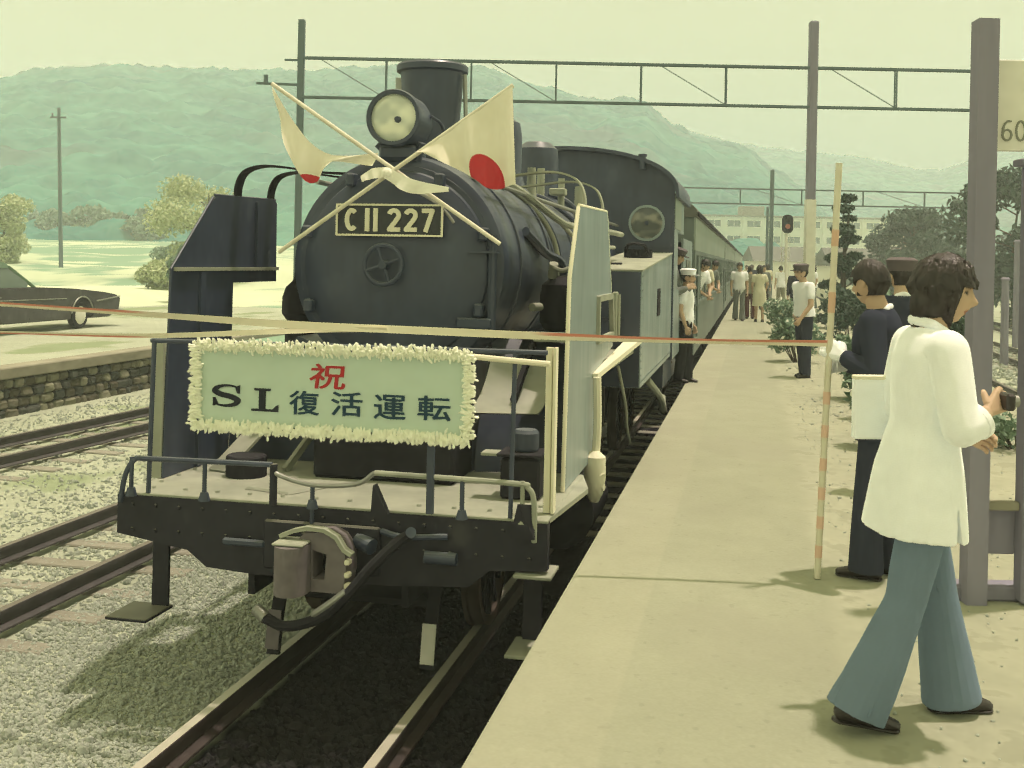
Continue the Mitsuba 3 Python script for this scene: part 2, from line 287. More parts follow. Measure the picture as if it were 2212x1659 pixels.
# station platform: paved strip, earth, face wall
pl = obj('platform', box(1.495, 5.65, -8, 112, -0.35, 0.92), 'm_platform'); labels[pl] = {'label': 'beige station platform, paved along the train and bare earth behind', 'kind': 'structure'}
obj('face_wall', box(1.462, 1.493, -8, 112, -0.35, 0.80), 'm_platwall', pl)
obj('face_wall', box(5.652, 5.685, -8, 112, -0.35, 0.84), 'm_concrete', pl)

# tracks
def rail_mesh(p0, p1):
    prof = [(-.06, -.14), (.06, -.14), (.06, -.125), (.010, -.105), (.010, -.038), (.0325, -.030), (.0325, -.004), (.028, 0), (-.028, 0), (-.0325, -.004), (-.0325, -.030), (-.010, -.038), (-.010, -.105), (-.06, -.125)]
    p0, p1 = np.array([*p0, 0.0]), np.array([*p1, 0.0]); L = np.linalg.norm(p1 - p0)
    m = extr(prof, 'y', 0, L); a = math.atan2(-(p1 - p0)[0], (p1 - p0)[1])
    m.apply_transform(trimesh.transformations.rotation_matrix(a, [0, 0, 1])); m.apply_translation(p0); return m
SLP = [mikit.ply(box(-1.05, 1.05, -.105, .105, -.14, 0, .012), 'm_sleeper', smooth=False) for _ in range(1)]
def track(a, b, label, m='m_raildull', sl=None, gauge=1.1):
    k = thing('railway_track', label, kind='structure')
    a, b = np.array(a, float), np.array(b, float); d = (b - a) / np.linalg.norm(b - a); n = np.array([d[1], -d[0]]); ang = math.degrees(math.atan2(-d[0], d[1]))
    for s in (-1, 1): obj('rail', rail_mesh(a + n * s * gauge / 2, b + n * s * gauge / 2), m, k, smooth=20)
    if sl:
        for i, t in enumerate(np.arange(sl[0], sl[1], 0.64)):
            p = a + d * t + n * random.uniform(-.03, .03)
            obj('sleeper', {**SLP[0], 'to_world': T().translate([p[0], p[1], -.178 + random.uniform(-.010, .006)]).rotate([0, 0, 1], ang + random.uniform(-1, 1))}, 'm_sleeper', k)
    return k
track((0, -6), (0, 112), 'main track under the steam engine with one bright worn rail top', 'm_rail', (17.2, 34), 1.1)
track((-3.33, -6), (-3.33, 150), 'second track from the platform, rusty rails in pale gravel', 'm_raildull', (9.0, 36))
track((-8.0, -2), (-6.45, 24), 'narrow rusty siding close to the stone wall', 'm_raildull', (12, 24), 1.0)
track((-6.45, 24), (-4.2, 62), 'rusty siding curving in behind the engine', 'm_raildull', None, 1.0)
for i, (x, lab) in enumerate(((7.3, 'track right beside the far edge of the platform'), (10.3, 'middle track of the right hand yard'), (13.6, 'outer track of the right hand yard under the trees'))):
    track((x, 2), (x, 140), lab, 'm_raildull', (18, 40) if i < 2 else None)
def scatter(n, region, size, seed, z=-0.2, sink=0.45, keep=None):
    r = np.random.default_rng(seed); ico = trimesh.creation.icosahedron(); V, Fc = np.array(ico.vertices), np.array(ico.faces)
    x = r.uniform(region[0], region[1], n); y = r.uniform(region[2], region[3], n)
    if keep is not None: k = keep(x, y, r.random(n)); x, y = x[k], y[k]
    n = len(x); s = r.lognormal(math.log(size), 0.35, n)
    v = V[None] * (1 + r.uniform(-.28, .28, (n, 12, 1))) * (s[:, None, None] * r.uniform(.6, 1.15, (n, 1, 3)))
    a = r.uniform(0, 6.28, n); c, si = np.cos(a)[:, None], np.sin(a)[:, None]
    v = np.stack([v[..., 0] * c - v[..., 1] * si, v[..., 0] * si + v[..., 1] * c, v[..., 2]], -1)
    v += np.stack([x, y, np.full(n, z) + s * sink * 0.6], -1)[:, None]
    return tm((v.reshape(-1, 3), (Fc[None] + 12 * np.arange(n)[:, None, None]).reshape(-1, 3)))
def notrail(x, y, u):
    k = np.ones(len(x), bool)
    for c, g in ((0, 1.1), (-3.33, 1.1)):
        for s in (-1, 1): k &= np.abs(x - c - s * g / 2) > 0.055
    return k
gr = cat_([scatter(34000, (-2.6, -0.56, 3.6, 10.5), 0.0125, 1, keep=notrail), scatter(14000, (-0.6, 1.45, 3.3, 9), 0.017, 2, keep=notrail),
           scatter(20000, (-5.2, -2.5, 4.6, 17), 0.014, 3, keep=lambda x, y, u: notrail(x, y, u) & (u < 0.35 + 0.65 * np.exp(-((x + 3.3) / 0.9) ** 2))), scatter(6000, (-9.3, -5.2, 8, 24), 0.018, 4),
           scatter(3500, (5.9, 12, 14, 42), 0.05, 5)])
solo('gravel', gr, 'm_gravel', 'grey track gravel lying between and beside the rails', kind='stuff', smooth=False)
gr = cat_([scatter(1500, (2.85, 5.6, 3.0, 14), 0.007, 11, z=0.92), scatter(500, (2.9, 5.6, 12, 30), 0.012, 12, z=0.92)])
solo('grit', gr, 'm_gravel', 'loose grit scattered on the bare earth of the platform', kind='stuff', smooth=False)

# stone retaining wall of the goods platform
wl = thing('stone_wall', 'low dark rubble stone wall with pale coping beyond the left tracks', 'wall')
obj('coping', box(-9.95, -9.52, -9, 60, 0.43, 0.62, .02), 'm_concrete', wl, label='pale coping along the top of the wall')
obj('backing', box(-9.9, -9.68, -9, 60, -0.4, 0.43), 'm_platwall', wl)
rs = np.random.default_rng(21); stones, far = [], []
for row in range(4):
    z0 = -0.24 + row * 0.168; y = 8.0 - 0.15 * rs.random()
    while y < 40:
        w = rs.uniform(.18, .40); h = 0.160 * rs.uniform(.9, 1.04)
        m = box(-9.80, -9.56 + rs.uniform(-.03, .03), y + .012, y + w - .012, z0, z0 + h, .035); v = np.array(m.vertices); v += (meshkit.noise(v * 9.0)[:, None] - .5) * np.array([.05, .03, .03]); m = trimesh.Trimesh(v, m.faces, process=False)
        (stones if 13.5 < y < 24.5 and len(stones) < 290 else far).append(m); y += w
for i, m in enumerate(stones): obj('stone', m, f'm_stone{rs.integers(0, 4)}', wl, smooth=False)
obj('far_stones', cat_(far), 'm_stone1', wl, kind='stuff', smooth=False)

# ---------------------------------------------------------------- vegetation
def leaves(centers, radii, n, size, seed, flat=0.0):
    """n leaf quads spread through the volume of clumps"""
    r = np.random.default_rng(seed); centers, radii = np.asarray(centers, float), np.asarray(radii, float)
    if radii.ndim == 1: radii = np.repeat(radii[:, None], 3, 1)
    w = radii.prod(1) ** (2 / 3.); i = r.choice(len(centers), n, p=w / w.sum())
    d = r.normal(size=(n, 3)); d /= np.linalg.norm(d, axis=1, keepdims=True)
    c = centers[i] + d * radii[i] * (r.random((n, 1)) ** 0.45)
    nn = r.normal(size=(n, 3)) + d * 0.8 + [0, 0, flat]; nn /= np.linalg.norm(nn, axis=1, keepdims=True)
    a = np.cross(nn, r.normal(size=(n, 3))); a /= np.linalg.norm(a, axis=1, keepdims=True); b = np.cross(nn, a); s = size * r.uniform(.6, 1.3, (n, 1))
    v = np.stack([c - a * s, c - b * s * .45, c + a * s, c + b * s * .45], 1).reshape(-1, 3)
    return tm((v, np.arange(4 * n).reshape(-1, 4)))
def tree(name, label, cat, x, y, z, h, w, mleaf, seed, n=5000, size=0.2, conifer=False, group=None, base=0.2):
    k = thing(name, label, cat, group); r = np.random.default_rng(seed); C, R = [], []
    limbs = [tube(curve([(x, y, z - .2), (x + .1 * w * r.normal() * .3, y, z + h * .45), (x + .12 * w * r.normal() * .3, y, z + h * .93)]), np.linspace(h * .022 + .03, .02, 17), 7)]
    for j in range(34 if not conifer else 46):
        t = base + (1 - base) * r.random() ** (1.0 if not conifer else 1.25); a = r.uniform(0, 6.28)
        rad = w * .5 * ((1 - t) * 1.05 + .08 if conifer else math.sqrt(max(.06, 1 - (2.0 * (t - .55)) ** 2)) * 1.0) * r.uniform(.45, 1.0)
        p = np.array([x + rad * math.cos(a), y + rad * math.sin(a), z + h * t]); C.append(p); q = w * r.uniform(.11, .20) * (.95 if conifer else 1)
        R.append([q * 1.25, q * 1.25, q * (.55 if conifer else .85)])
        if j % 3 == 0: limbs.append(tube([(x, y, z + h * t * .85), (x + (p[0] - x) * .5, y + (p[1] - y) * .5, z + h * t * .93), tuple(p)], [.035 * h / 6, .025 * h / 6, .008], 5))
    obj('trunk', cat_(limbs), 'm_bark', k); obj('crown', leaves(C, R, n, size, seed + 1), mleaf, k, smooth=False); return k
def shrub(name, label, cat, x, y, z, h, w, mleaf, seed, n=900, size=.05, group=None, flowers=None):
    k = thing(name, label, cat, group); r = np.random.default_rng(seed); C, R, st = [], [], []
    for j in range(12):
        a, q = r.uniform(0, 6.28), w * .42 * math.sqrt(r.random()); p = (x + q * math.cos(a), y + q * math.sin(a), z + h * r.uniform(.3, .85)); C.append(p); R.append(w * r.uniform(.12, .22))
        st.append(tube([(x + .2 * q * math.cos(a), y + .2 * q * math.sin(a), z - .05), p], [.012, .005], 5))
    obj('stem', cat_(st), 'm_bark', k); obj('foliage', leaves(C, R, n, size, seed), mleaf, k, smooth=False)
    if flowers: obj('flowers', leaves(np.array(C) + [0, -.05, .06], np.array(R) * 1.1, flowers[1], flowers[2], seed + 3), flowers[0], k, smooth=False, kind='stuff')
    return k
for i, (x, y, h, w, lab) in enumerate([
    (15.2, 60, 7.2, 5.4, 'dark broad tree at the left end of the clump beyond the right hand yard'), (18.6, 57, 7.8, 5.2, 'dark tree second from the left in the clump beyond the yard'),
    (17.2, 42, 7.4, 4.6, 'tall dark tree behind the sign board posts'), (20.2, 45, 8.2, 5.5, 'dark tree rising to the right of the sign board post'),
    (21.5, 60, 8.6, 6.0, 'dark tree filling the gap behind the wooden sign post'), (24.5, 50, 7.5, 6.0, 'dark tree at the right edge behind the sign board'), (12.6, 78, 6.2, 5.5, 'lower dark tree beside the far building')]):
    tree('broadleaf_tree', lab, 'tree', x, y, -.2, h, w, 'm_leafdark', 100 + i, n=7500, size=.24, group='dark trees beyond the right hand yard', base=.08)
tree('conifer', 'small dark pointed conifer just right of the striped pole', 'tree', 4.75, 31, .92, 3.5, 1.25, 'm_leafdark', 140, n=7000, size=.075, conifer=True, base=.05)
for i, (px, y, z0, h, w, ml, lab) in enumerate([
    (-19.7, 41.3, .8, 1.9, 1.6, 'm_leaf', 'green bush beside the edge of the left smoke deflector'), (-31.2, 64.2, 1.4, 5.4, 6.4, 'm_leafpale', 'pale straw coloured tree behind the left smoke deflector'),
    (-50, 70.4, 1.6, 4.8, 4.2, 'm_leafpale', 'pale green round tree at the left edge of the field'), (-38, 75, 1.7, 1.3, 4.2, 'm_leaf', 'low green bush in the field right of the utility pole'), (-26.5, 52, .9, 1.1, 3.2, 'm_leafpale', 'low pale shrub in the field left of the smoke deflector')]):
    tree('bush', lab, 'bush', px, y, z0, h, w, ml, 160 + i, n=13000, size=.13, base=.02)
for i, o_ in enumerate(('leftmost', 'second', 'third', 'fourth', 'fifth', 'sixth', 'seventh', 'eighth')):
    r = random.Random(300 + i)
    tree('field_tree', f'green tree at the foot of the wooded hill, {o_}' + (' of the row' if i == 0 else ' from the left in the row'), 'tree', -108 + i * 3.3 + r.uniform(-.6, .6), 151 + r.uniform(-4, 4), 4.0, r.uniform(3, 5.5), r.uniform(4.5, 6.5), ('m_leaf', 'm_leafdark')[i % 3 == 0], 300 + i, n=1800, size=.5, group='trees along the foot of the hill', base=.03)
beds = [(3.55, 10.6, .75, .8, 'flowering plant beside the legs of the man in the black suit', 1), (3.85, 12.4, .95, .9, 'leafy shrub behind the striped pole', 0), (3.65, 14.3, .75, .8, 'leafy shrub next to the man in the white shirt', 0), (4.4, 13.4, 1.3, 1.1, 'taller dark shrub behind the striped pole', 0),
        (3.15, 19.5, .75, .9, 'low shrub behind the man in the white shirt', 1), (3.35, 23.5, .9, 1.1, 'flowering bush left of the man in the white shirt', 1), (3.2, 28, .8, 1.2, 'low flowering bush beside the woman in the cream dress', 1), (4.2, 22, 1.2, 1.5, 'broad shrub further along the flower bed', 0), (4.6, 17.5, 1.3, 1.5, 'dark leafy shrub under the conifer', 0)]
for i, (x, y, h, w, lab, fl) in enumerate(beds):
    shrub('shrub', lab, 'shrub', x, y, .92, h, w, 'm_leaf' if fl else ('m_leafdark' if i % 2 else 'm_leaf'), 200 + i, n=1500, size=.055, group='plants in the platform flower bed', flowers=('m_paper', 120, .045) if fl else None)
for i, (x, y, h, w, o_) in enumerate([(5.0, 9.6, .35, .8, 'in front'), (5.35, 10.4, .4, .9, 'furthest right'), (4.75, 10.9, .3, .8, 'furthest back')]):
    shrub('weed_tuft', f'small green tuft of weeds on bare ground behind the low rail, {o_}', 'plant', x, y, .92, h, w, 'm_leaf', 230 + i, n=500, size=.04, group='weed tufts behind the low rail')
# ---------------------------------------------------------------- the steam engine (front of the buffer beam at y = 6.04, rail top z = 0)
L = thing('steam_locomotive', 'black steam tank engine standing nose-on at the platform with dusty deck', 'steam locomotive')
BZ = 2.48                                                  # boiler axis
obj('buffer_beam', extr([(-1.3, 1.1), (1.3, 1.1), (1.3, .84), (.98, .82), (.86, .72), (.4, .69), (-.4, .69), (-.72, .71), (-.84, .80), (-1.3, .87)], 'y', 6.02, 6.09), 'm_beam', L)
bolts = []
for z in (1.045, .90):
    for x in np.linspace(-1.2, 1.2, 17): bolts.append(cyl((x, 6.022, z), (x, 6.006, z), .012, .009, 8))
obj('rivets', cat_(bolts), 'm_beam', L, kind='stuff')
dk = obj('front_deck', box(-1.29, 1.29, 6.09, 7.42, 1.075, 1.115, .006), 'm_deck', L, label='dusty pale front deck plate')
obj('edge_strip', box(-1.30, 1.30, 6.015, 6.10, 1.101, 1.118, .004), 'm_deck', dk)
bolts = [cyl((x, y, 1.115), (x, y, 1.128), .016, .012, 8) for x in np.linspace(-1.15, 1.15, 12) for y in (6.17,)] + [cyl((s * 1.2, y, 1.115), (s * 1.2, y, 1.128), .016, .012, 8) for s in (-1, 1) for y in np.linspace(6.35, 7.2, 5)]
obj('rivets', cat_(bolts), 'm_deck', dk, kind='stuff')
obj('deck_hatch', hull(*[[(x, y, z)] for x, y, z in ((-.62, 6.30, 1.118), (-.30, 6.22, 1.118), (-.10, 6.6, 1.118), (-.62, 6.6, 1.118), (-.60, 6.31, 1.132), (-.31, 6.235, 1.132), (-.12, 6.59, 1.132), (-.60, 6.59, 1.132))]), 'm_deck', dk)
obj('deck_end_plate', hull(np.array([[1.29, 6.09, 1.08], [1.29, 6.09, 1.11], [1.38, 7.0, 1.08], [1.38, 7.0, 1.11], [1.29, 7.4, 1.08], [1.29, 7.4, 1.11]])), 'm_deck', dk)
# handrails and the uncoupling lever
hr = obj('front_handrail', rot_tube([(-1.27, 6.0, 1.06), (-1.24, 6.0, 1.22), (-1.18, 6.0, 1.315), (-1.08, 6.0, 1.325), (-.31, 6.0, 1.335)], .016), 'm_black', L, label='low bent front rail with uncoupling lever')
obj('rail_bar', rot_tube([(.31, 6.0, 1.325), (1.10, 6.0, 1.315), (1.19, 6.0, 1.295), (1.225, 6.0, 1.22), (1.23, 6.0, 1.00)], .016), 'm_deck', hr)
obj('lever', rot_tube([(-.31, 5.995, 1.335), (-.27, 5.995, 1.28), (-.06, 5.995, 1.235), (.2, 5.995, 1.255), (.31, 5.995, 1.325)], .014), 'm_steel', hr)
for x in (-1.20, -.73, -.06, .82, 1.16):
    z = 1.24 if x == -.06 else 1.33
    obj('rail_post', cat_([cyl((x, 6.0, 1.0 if x == -.06 else 1.10), (x, 6.0, z), .013), cyl((x, 6.0, 1.10), (x, 6.0, 1.15), .035, .022, 12)]), 'm_deck' if x > 1 else 'm_black', hr)
objs('lever_bracket', ([cyl((-.30, 6.0, 1.10), (-.30, 6.0, 1.34), .022), hull(np.array([[.30, 5.97, 1.10], [.40, 5.97, 1.10], [.40, 6.02, 1.10], [.31, 5.97, 1.26], [.33, 5.99, 1.27]])), hull(np.array([[1.1, 5.97, 1.02], [1.24, 5.97, 1.02], [1.22, 6.02, 1.20], [1.14, 5.97, 1.21], [1.12, 6.01, 1.1]]))]), 'm_beam', hr)
th = obj('tall_handrail', cat_([tube([(-1.1, 6.02, 2.02), (1.28, 6.02, 2.035)], .014), tube([(-1.1, 6.02, 1.12), (-1.08, 6.02, 2.03)], .014), tube([(1.09, 6.02, 1.12), (1.10, 6.02, 2.03)], .013)]), 'm_black', L)
objs('white_bar', ([tube([(.86, 6.0, 2.0), (1.12, 6.0, 1.985), (1.30, 6.0, 1.975)], .017), box(1.24, 1.275, 6.2, 6.24, 1.12, 2.05), box(1.285, 1.30, 6.18, 6.26, 1.12, 2.05)]), 'm_cream', th)
# smokebox, door, plate
obj('smokebox', lathe([(.60, 7.25), (.70, 7.265), (.745, 7.29), (.765, 7.36), (.765, 8.95)], (0, 0, BZ), (0, 1, 0), 96), 'm_black', L)
dr_ = obj('smokebox_door', lathe([(.02, 7.135), (.25, 7.145), (.45, 7.17), (.58, 7.20), (.645, 7.235), (.662, 7.27), (.662, 7.29)], (0, 0, BZ), (0, 1, 0), 96), 'm_black', L, label='round dark smokebox door with hand wheel')
obj('door_ring', lathe([(.668, 7.272), (.69, 7.262), (.70, 7.275), (.70, 7.29), (.668, 7.29)], (0, 0, BZ), (0, 1, 0), 96, cap=False), 'm_black', dr_)
t = np.linspace(0, 2 * math.pi, 41)
obj('hand_wheel', cat_([tube(np.stack([-.03 + .13 * np.cos(t), 0 * t + 7.075, BZ + .01 + .13 * np.sin(t)], 1), .016, 8)] + [tube([(-.03, 7.075, BZ + .01), (-.03 + .13 * math.cos(a), 7.075, BZ + .01 + .13 * math.sin(a))], .012, 6) for a in (0.35, 1.92, 3.49, 5.06)] + [cyl((-.03, 7.15, BZ + .01), (-.03, 7.05, BZ + .01), .035, .028)]), 'm_black', dr_)
obj('door_hinge', cat_([box(.52, .72, 7.165, 7.25, BZ + .10, BZ + .115), box(.655, .70, 7.20, 7.27, BZ - .42, BZ + .16, .008), box(.45, .69, 7.17, 7.24, BZ - .40, BZ - .33, .01), cyl((.69, 7.21, BZ - .46), (.69, 7.21, BZ + .22), .022)]), 'm_black', dr_)
obj('door_clip', cat_([box(x - .03, x + .03, 7.16, 7.27, z - .045, z + .045, .012) for x, z in [(.66 * math.cos(a), BZ + .66 * math.sin(a)) for a in np.radians([20, 62, 118, 160, 205, 245, 295, 335])]]), 'm_black', dr_, kind='stuff')
obj('door_hand_rail', tube([(.66 * math.cos(a) * .80, 7.12 - .0, BZ + .8 * .66 * math.sin(a)) for a in np.radians(np.linspace(34, 74, 14))], .011, 8), 'm_steel', dr_)
def text_poly(strokes, w):
    return unary_union([LineString(s).buffer(w / 2, cap_style=2, join_style=1) if len(s) > 1 else Point(s[0]).buffer(w / 2) for s in strokes])
def arc(cx, cy, rx, ry, a0, a1, n=14): return [(cx + rx * math.cos(math.radians(a)), cy + ry * math.sin(math.radians(a))) for a in np.linspace(a0, a1, n)]
w = .19
two = [arc(.29, .70, .215, .21, 165, -38) + [(.09, .095), (.57, .095)]]
PLATE = [([arc(.29, .5, .215, .40, 48, 312, 22)], 0), ([[(.10, 0), (.10, 1)]], .86), ([[(.10, 0), (.10, 1)]], 1.22), (two, 1.83), (two, 2.55), ([[(.04, .905), (.50, .905), (.20, 0)]], 3.27)]
pl_ = obj('number_plate', box(-.372, .372, 7.092, 7.116, 2.680, 2.895, .004), 'm_plate', L, label='black number plate reading C11 227 in cream')
fr = Polygon([(-.372, 2.680), (.372, 2.680), (.372, 2.895), (-.372, 2.895)]); fr = fr.difference(fr.buffer(-.013, join_style=2))
obj('plate_border', extr(fr, 'y', 7.082, 7.094), 'm_cream', pl_)
S = .155; tp = unary_union([affinity.translate(affinity.scale(text_poly(s, w), S, S, origin=(0, 0)), -.305 + dx * S * 1.04, 2.711) for s, dx in PLATE])
obj('lettering', extr(tp, 'y', 7.080, 7.093), 'm_cream', pl_)
objs('plate_bracket', ([box(s * .25 - .02, s * .25 + .02, 7.11, 7.19, 2.75, 2.80) for s in (-1, 1)]), 'm_black', pl_)
# chimney, domes, lamp
ch = obj('chimney', lathe([(.30, 3.10), (.25, 3.22), (.213, 3.36), (.21, 3.55), (.235, 3.90), (.245, 3.93), (.20, 3.93), (.19, 3.5)], (0, 8.04, 0), (0, 0, 1), 56), 'm_black', L)
obj('rim', lathe([(.243, 3.915), (.266, 3.925), (.268, 3.965), (.255, 3.98), (.215, 3.98), (.21, 3.9)], (0, 8.04, 0), (0, 0, 1), 56, cap=False), 'm_black', ch)
objs('side_pipe', ([tube(curve([(-.30, 8.25, 3.1), (-.30, 8.25, 3.6), (-.29, 8.22, 3.92)]), .055, 12), tube(curve([(.27, 8.0, 3.2), (.275, 8.0, 3.5), (.26, 8.0, 3.9)]), .016, 8)]), 'm_steel', ch)
for y, r in ((9.9, .30), (12.2, .24)):
    obj('dome', lathe([(r * 1.5, 3.08), (r * 1.12, 3.2), (r, 3.34), (r, 3.66), (r * .93, 3.78), (r * .6, 3.85), (.01, 3.87)], (0, y, 0), (0, 0, 1), 48), 'm_black', L)
hl = obj('headlamp', lathe([(.175, 7.16), (.182, 7.17), (.182, 7.42), (.165, 7.50), (.11, 7.56), (.02, 7.575)], (0, 0, 3.475), (0, 1, 0), 56), 'm_black', L, label='round headlamp on the smokebox top')
obj('lamp_rim', lathe([(.158, 7.155), (.160, 7.125), (.185, 7.120), (.192, 7.14), (.192, 7.19), (.184, 7.20)], (0, 0, 3.475), (0, 1, 0), 56, cap=False), 'm_black', hl)
obj('lens', lathe([(.158, 7.150), (.12, 7.138), (.06, 7.130), (.005, 7.128)], (0, 0, 3.475), (0, 1, 0), 48), 'm_lens', hl)
obj('bulb_cap', lathe([(.005, 7.105), (.02, 7.11), (.024, 7.135)], (.035, 0, 3.46), (0, 1, 0), 16), 'm_black', hl)
obj('lamp_bracket', cat_([box(-.13, .13, 7.22, 7.50, 3.20, 3.30, .02), cyl((-.09, 7.3, 3.26), (-.15, 7.28, 3.32), .035), cyl((.12, 7.3, 3.2), (.16, 7.28, 3.32), .03), rot_tube([(.18, 7.4, 3.52), (.24, 7.5, 3.45), (.25, 7.6, 3.2)], .012)]), 'm_black', hl)
# boiler
bo = obj('boiler', lathe([(.705, 8.95), (.705, 14.0)], (0, 0, BZ), (0, 1, 0), 72), 'm_black', L)
for y in (9.0, 9.75, 10.5, 11.4, 12.4): obj('boiler_band', lathe([(.706, y), (.718, y + .005), (.718, y + .06), (.706, y + .065)], (0, 0, BZ), (0, 1, 0), 72, cap=False), 'm_black', bo)
objs('smokebox_seam', ([lathe([(.766, y), (.778, y + .004), (.778, y + .05), (.766, y + .054)], (0, 0, BZ), (0, 1, 0), 72, cap=False) for y in (7.72, 8.86)]), 'm_black', bo)
hp = objs('boiler_handrail', ([tube([(.62, 7.35, 3.06), (.70, 9.0, 3.02), (.70, 13.9, 3.0)], .018, 8), tube([(-.62, 7.35, 3.06), (-.70, 13.9, 3.0)], .018, 8)]), 'm_steel', L)
objs('pipe', ([rot_tube([(.45, 7.5, 3.17), (.62, 8.2, 3.08), (.86, 8.9, 2.85), (.95, 9.6, 2.84), (.98, 12, 2.84)], .028), rot_tube([(.3, 8.3, 3.26), (.58, 8.9, 3.0), (.70, 9.4, 2.72), (.76, 9.5, 2.3)], .022), rot_tube([(.52, 8.8, 3.1), (.7, 9.2, 2.95), (.84, 10.2, 2.70), (.9, 12, 2.7)], .02)]), 'm_deck', hp)
objs('pipe', ([rot_tube([(.74, 8.0, 2.75), (.80, 8.5, 2.6), (.90, 8.7, 2.5), (.92, 8.8, 2.1)], .035), rot_tube([(.2, 10.6, 3.2), (.45, 10.7, 3.1), (.74, 10.8, 2.8), (.76, 10.9, 2.3)], .025), rot_tube([(.25, 11.6, 3.25), (.5, 11.6, 3.12), (.78, 11.8, 2.7)], .03)]), 'm_black', hp)
objs('valve', ([cyl((.30, 10.4, 3.15), (.30, 10.4, 3.42), .05, .04), cyl((.45, 11.2, 3.1), (.45, 11.2, 3.38), .035), box(.36, .52, 11.0, 11.15, 3.2, 3.27, .01), cyl((.2, 11.4, 3.2), (.2, 11.4, 3.5), .04), cyl((.52, 11.95, 3.0), (.52, 11.95, 3.35), .06, .05)]), 'm_deck', hp)
# saddle and cylinder casing below the smokebox
obj('saddle', hull(np.array([[-.55, 7.25, 1.1], [.55, 7.25, 1.1], [-.55, 8.5, 1.1], [.55, 8.5, 1.1], [-.5, 7.32, 1.86], [.5, 7.32, 1.86], [-.5, 8.5, 1.9], [.5, 8.5, 1.9]])), 'm_black', L)
obj('saddle_front', box(-.38, .56, 6.78, 7.26, 1.116, 1.60, .02), 'm_under', L, label='plain dark box front below the smokebox')
cs = obj('cylinder_casing', extr([(-1.22, 1.116), (-.56, 1.116), (-.5, 1.9), (-.72, 1.98), (-1.05, 1.62), (-1.22, 1.35)], 'y', 7.30, 8.6), 'm_black', L)
P = np.array([[(.57 + .66 * u, 7.28 + .5 * v ** 1.6 + .22 * u, 1.117 + .88 * v) for v in np.linspace(0, 1, 16)] for u in np.linspace(0, 1, 10)])
pb = P + [0, .012, 0]; obj('curved_plate', cat_([sheet(P), sheet(pb[::-1])]), 'm_black', cs)
Q = np.array([[(.66 + .44 * u - .06 * (1 - v), 7.30 - .38 * (1 - v) ** 1.5 + .10 * u, 1.56 + .30 * v ** 1.6) for v in np.linspace(0, 1, 14)] for u in np.linspace(0, 1, 8)])
obj('chute', cat_([sheet(Q[::-1]), sheet(Q + [0, .014, -.008])]), 'm_deck', cs, smooth=True)
obj('chute_strut', bar((.86, 7.12, 1.62), (.93, 7.42, 1.98), .035, .04), 'm_under', cs)
objs('cover_lip', ([box(.78, 1.24, 7.6, 7.9, 1.99, 2.03, .005), box(.95, 1.25, 7.3, 7.6, 2.00, 2.02, .004)]), 'm_deck', cs)
objs('inclined_bracket', ([bar((-1.02, 6.75, 1.12), (-.86, 7.25, 1.46), .16, .02), bar((-.62, 6.9, 1.12), (-.52, 7.3, 1.42), .03, .05)]), 'm_deck', cs)
lb = obj('lamp_box', box(.92, 1.16, 6.50, 6.74, 1.117, 1.36, .015), 'm_under', L)
obj('box_lid', box(.90, 1.17, 6.48, 6.75, 1.37, 1.39, .005), 'm_under', lb); obj('ledge', box(.80, .91, 6.50, 6.62, 1.368, 1.388, .004), 'm_deck', lb)
obj('can', lathe([(.075, 1.396), (.08, 1.41), (.08, 1.50), (.065, 1.52), (.06, 1.52)], (1.05, 6.62, 0), (0, 0, 1), 24), 'm_black', lb)
obj('deck_drum', lathe([(.13, 1.115), (.13, 1.24), (.12, 1.25), (.02, 1.25)], (-.80, 6.70, 0), (0, 0, 1), 28), 'm_under', lb)
# smoke deflectors
def deflector(poly, x, hole=None):
    g = Polygon(poly)
    if hole: g = g.difference(Polygon(hole).buffer(-.03).buffer(.03))
    return extr(g, 'x', x - .008, x + .008)
dl = obj('smoke_deflector', deflector([(6.45, 1.118), (6.5, 2.44), (7.03, 2.90), (7.09, 2.94), (8.04, 2.965), (8.08, 2.94), (8.09, 2.34), (7.36, 2.34), (7.34, 1.118)], -1.25), 'm_black', L, label='black left smoke deflector with two curved straps')
objs('edge_bead', ([tube([(-1.25, 6.45, 1.118), (-1.25, 6.5, 2.44), (-1.25, 7.05, 2.93)], .009), tube([(-1.25, 7.07, 2.945), (-1.25, 8.06, 2.967)], .009)]), 'm_black', dl)
obj('rib', box(-1.242, -1.215, 6.52, 8.08, 2.425, 2.45), 'm_deck', dl)
obj('front_flange', box(-1.335, -1.258, 6.44, 6.47, 1.118, 2.02), 'm_deck', dl)
objs('inner_rib', ([box(-1.242, -1.22, 7.70, 7.78, 2.45, 2.93), box(-1.242, -1.22, 6.85, 6.92, 1.12, 2.42)]), 'm_black', dl)
for y in (7.42, 7.98): obj('strap', strip(curve([(-1.25, y, 2.90), (-1.245, y, 3.02), (-1.20, y, 3.12), (-1.10, y, 3.165), (-.95, y, 3.17), (-.62, y, 3.13), (-.40, y, 3.12)], 5), (0, 1, 0), .11, .012), 'm_under', dl)
dr2 = obj('smoke_deflector', deflector([(6.80, 1.118), (6.90, 2.44), (7.17, 2.86), (7.24, 2.90), (8.60, 2.925), (8.72, 2.86), (8.98, 2.30), (9.12, 1.86), (8.5, 1.78), (8.1, 1.118)], 1.25, [(8.12, 1.95), (9.02, 1.95), (8.88, 2.28), (8.12, 2.28)]), 'm_black_lit', L, label='right smoke deflector in a paler black with the light painted in')
objs('edge_bead', ([tube([(1.25, 6.80, 1.118), (1.25, 6.90, 2.44), (1.25, 7.2, 2.89)], .014), tube([(1.25, 7.22, 2.905), (1.25, 8.62, 2.93), (1.25, 8.98, 2.3)], .011)]), 'm_cream', dr2)
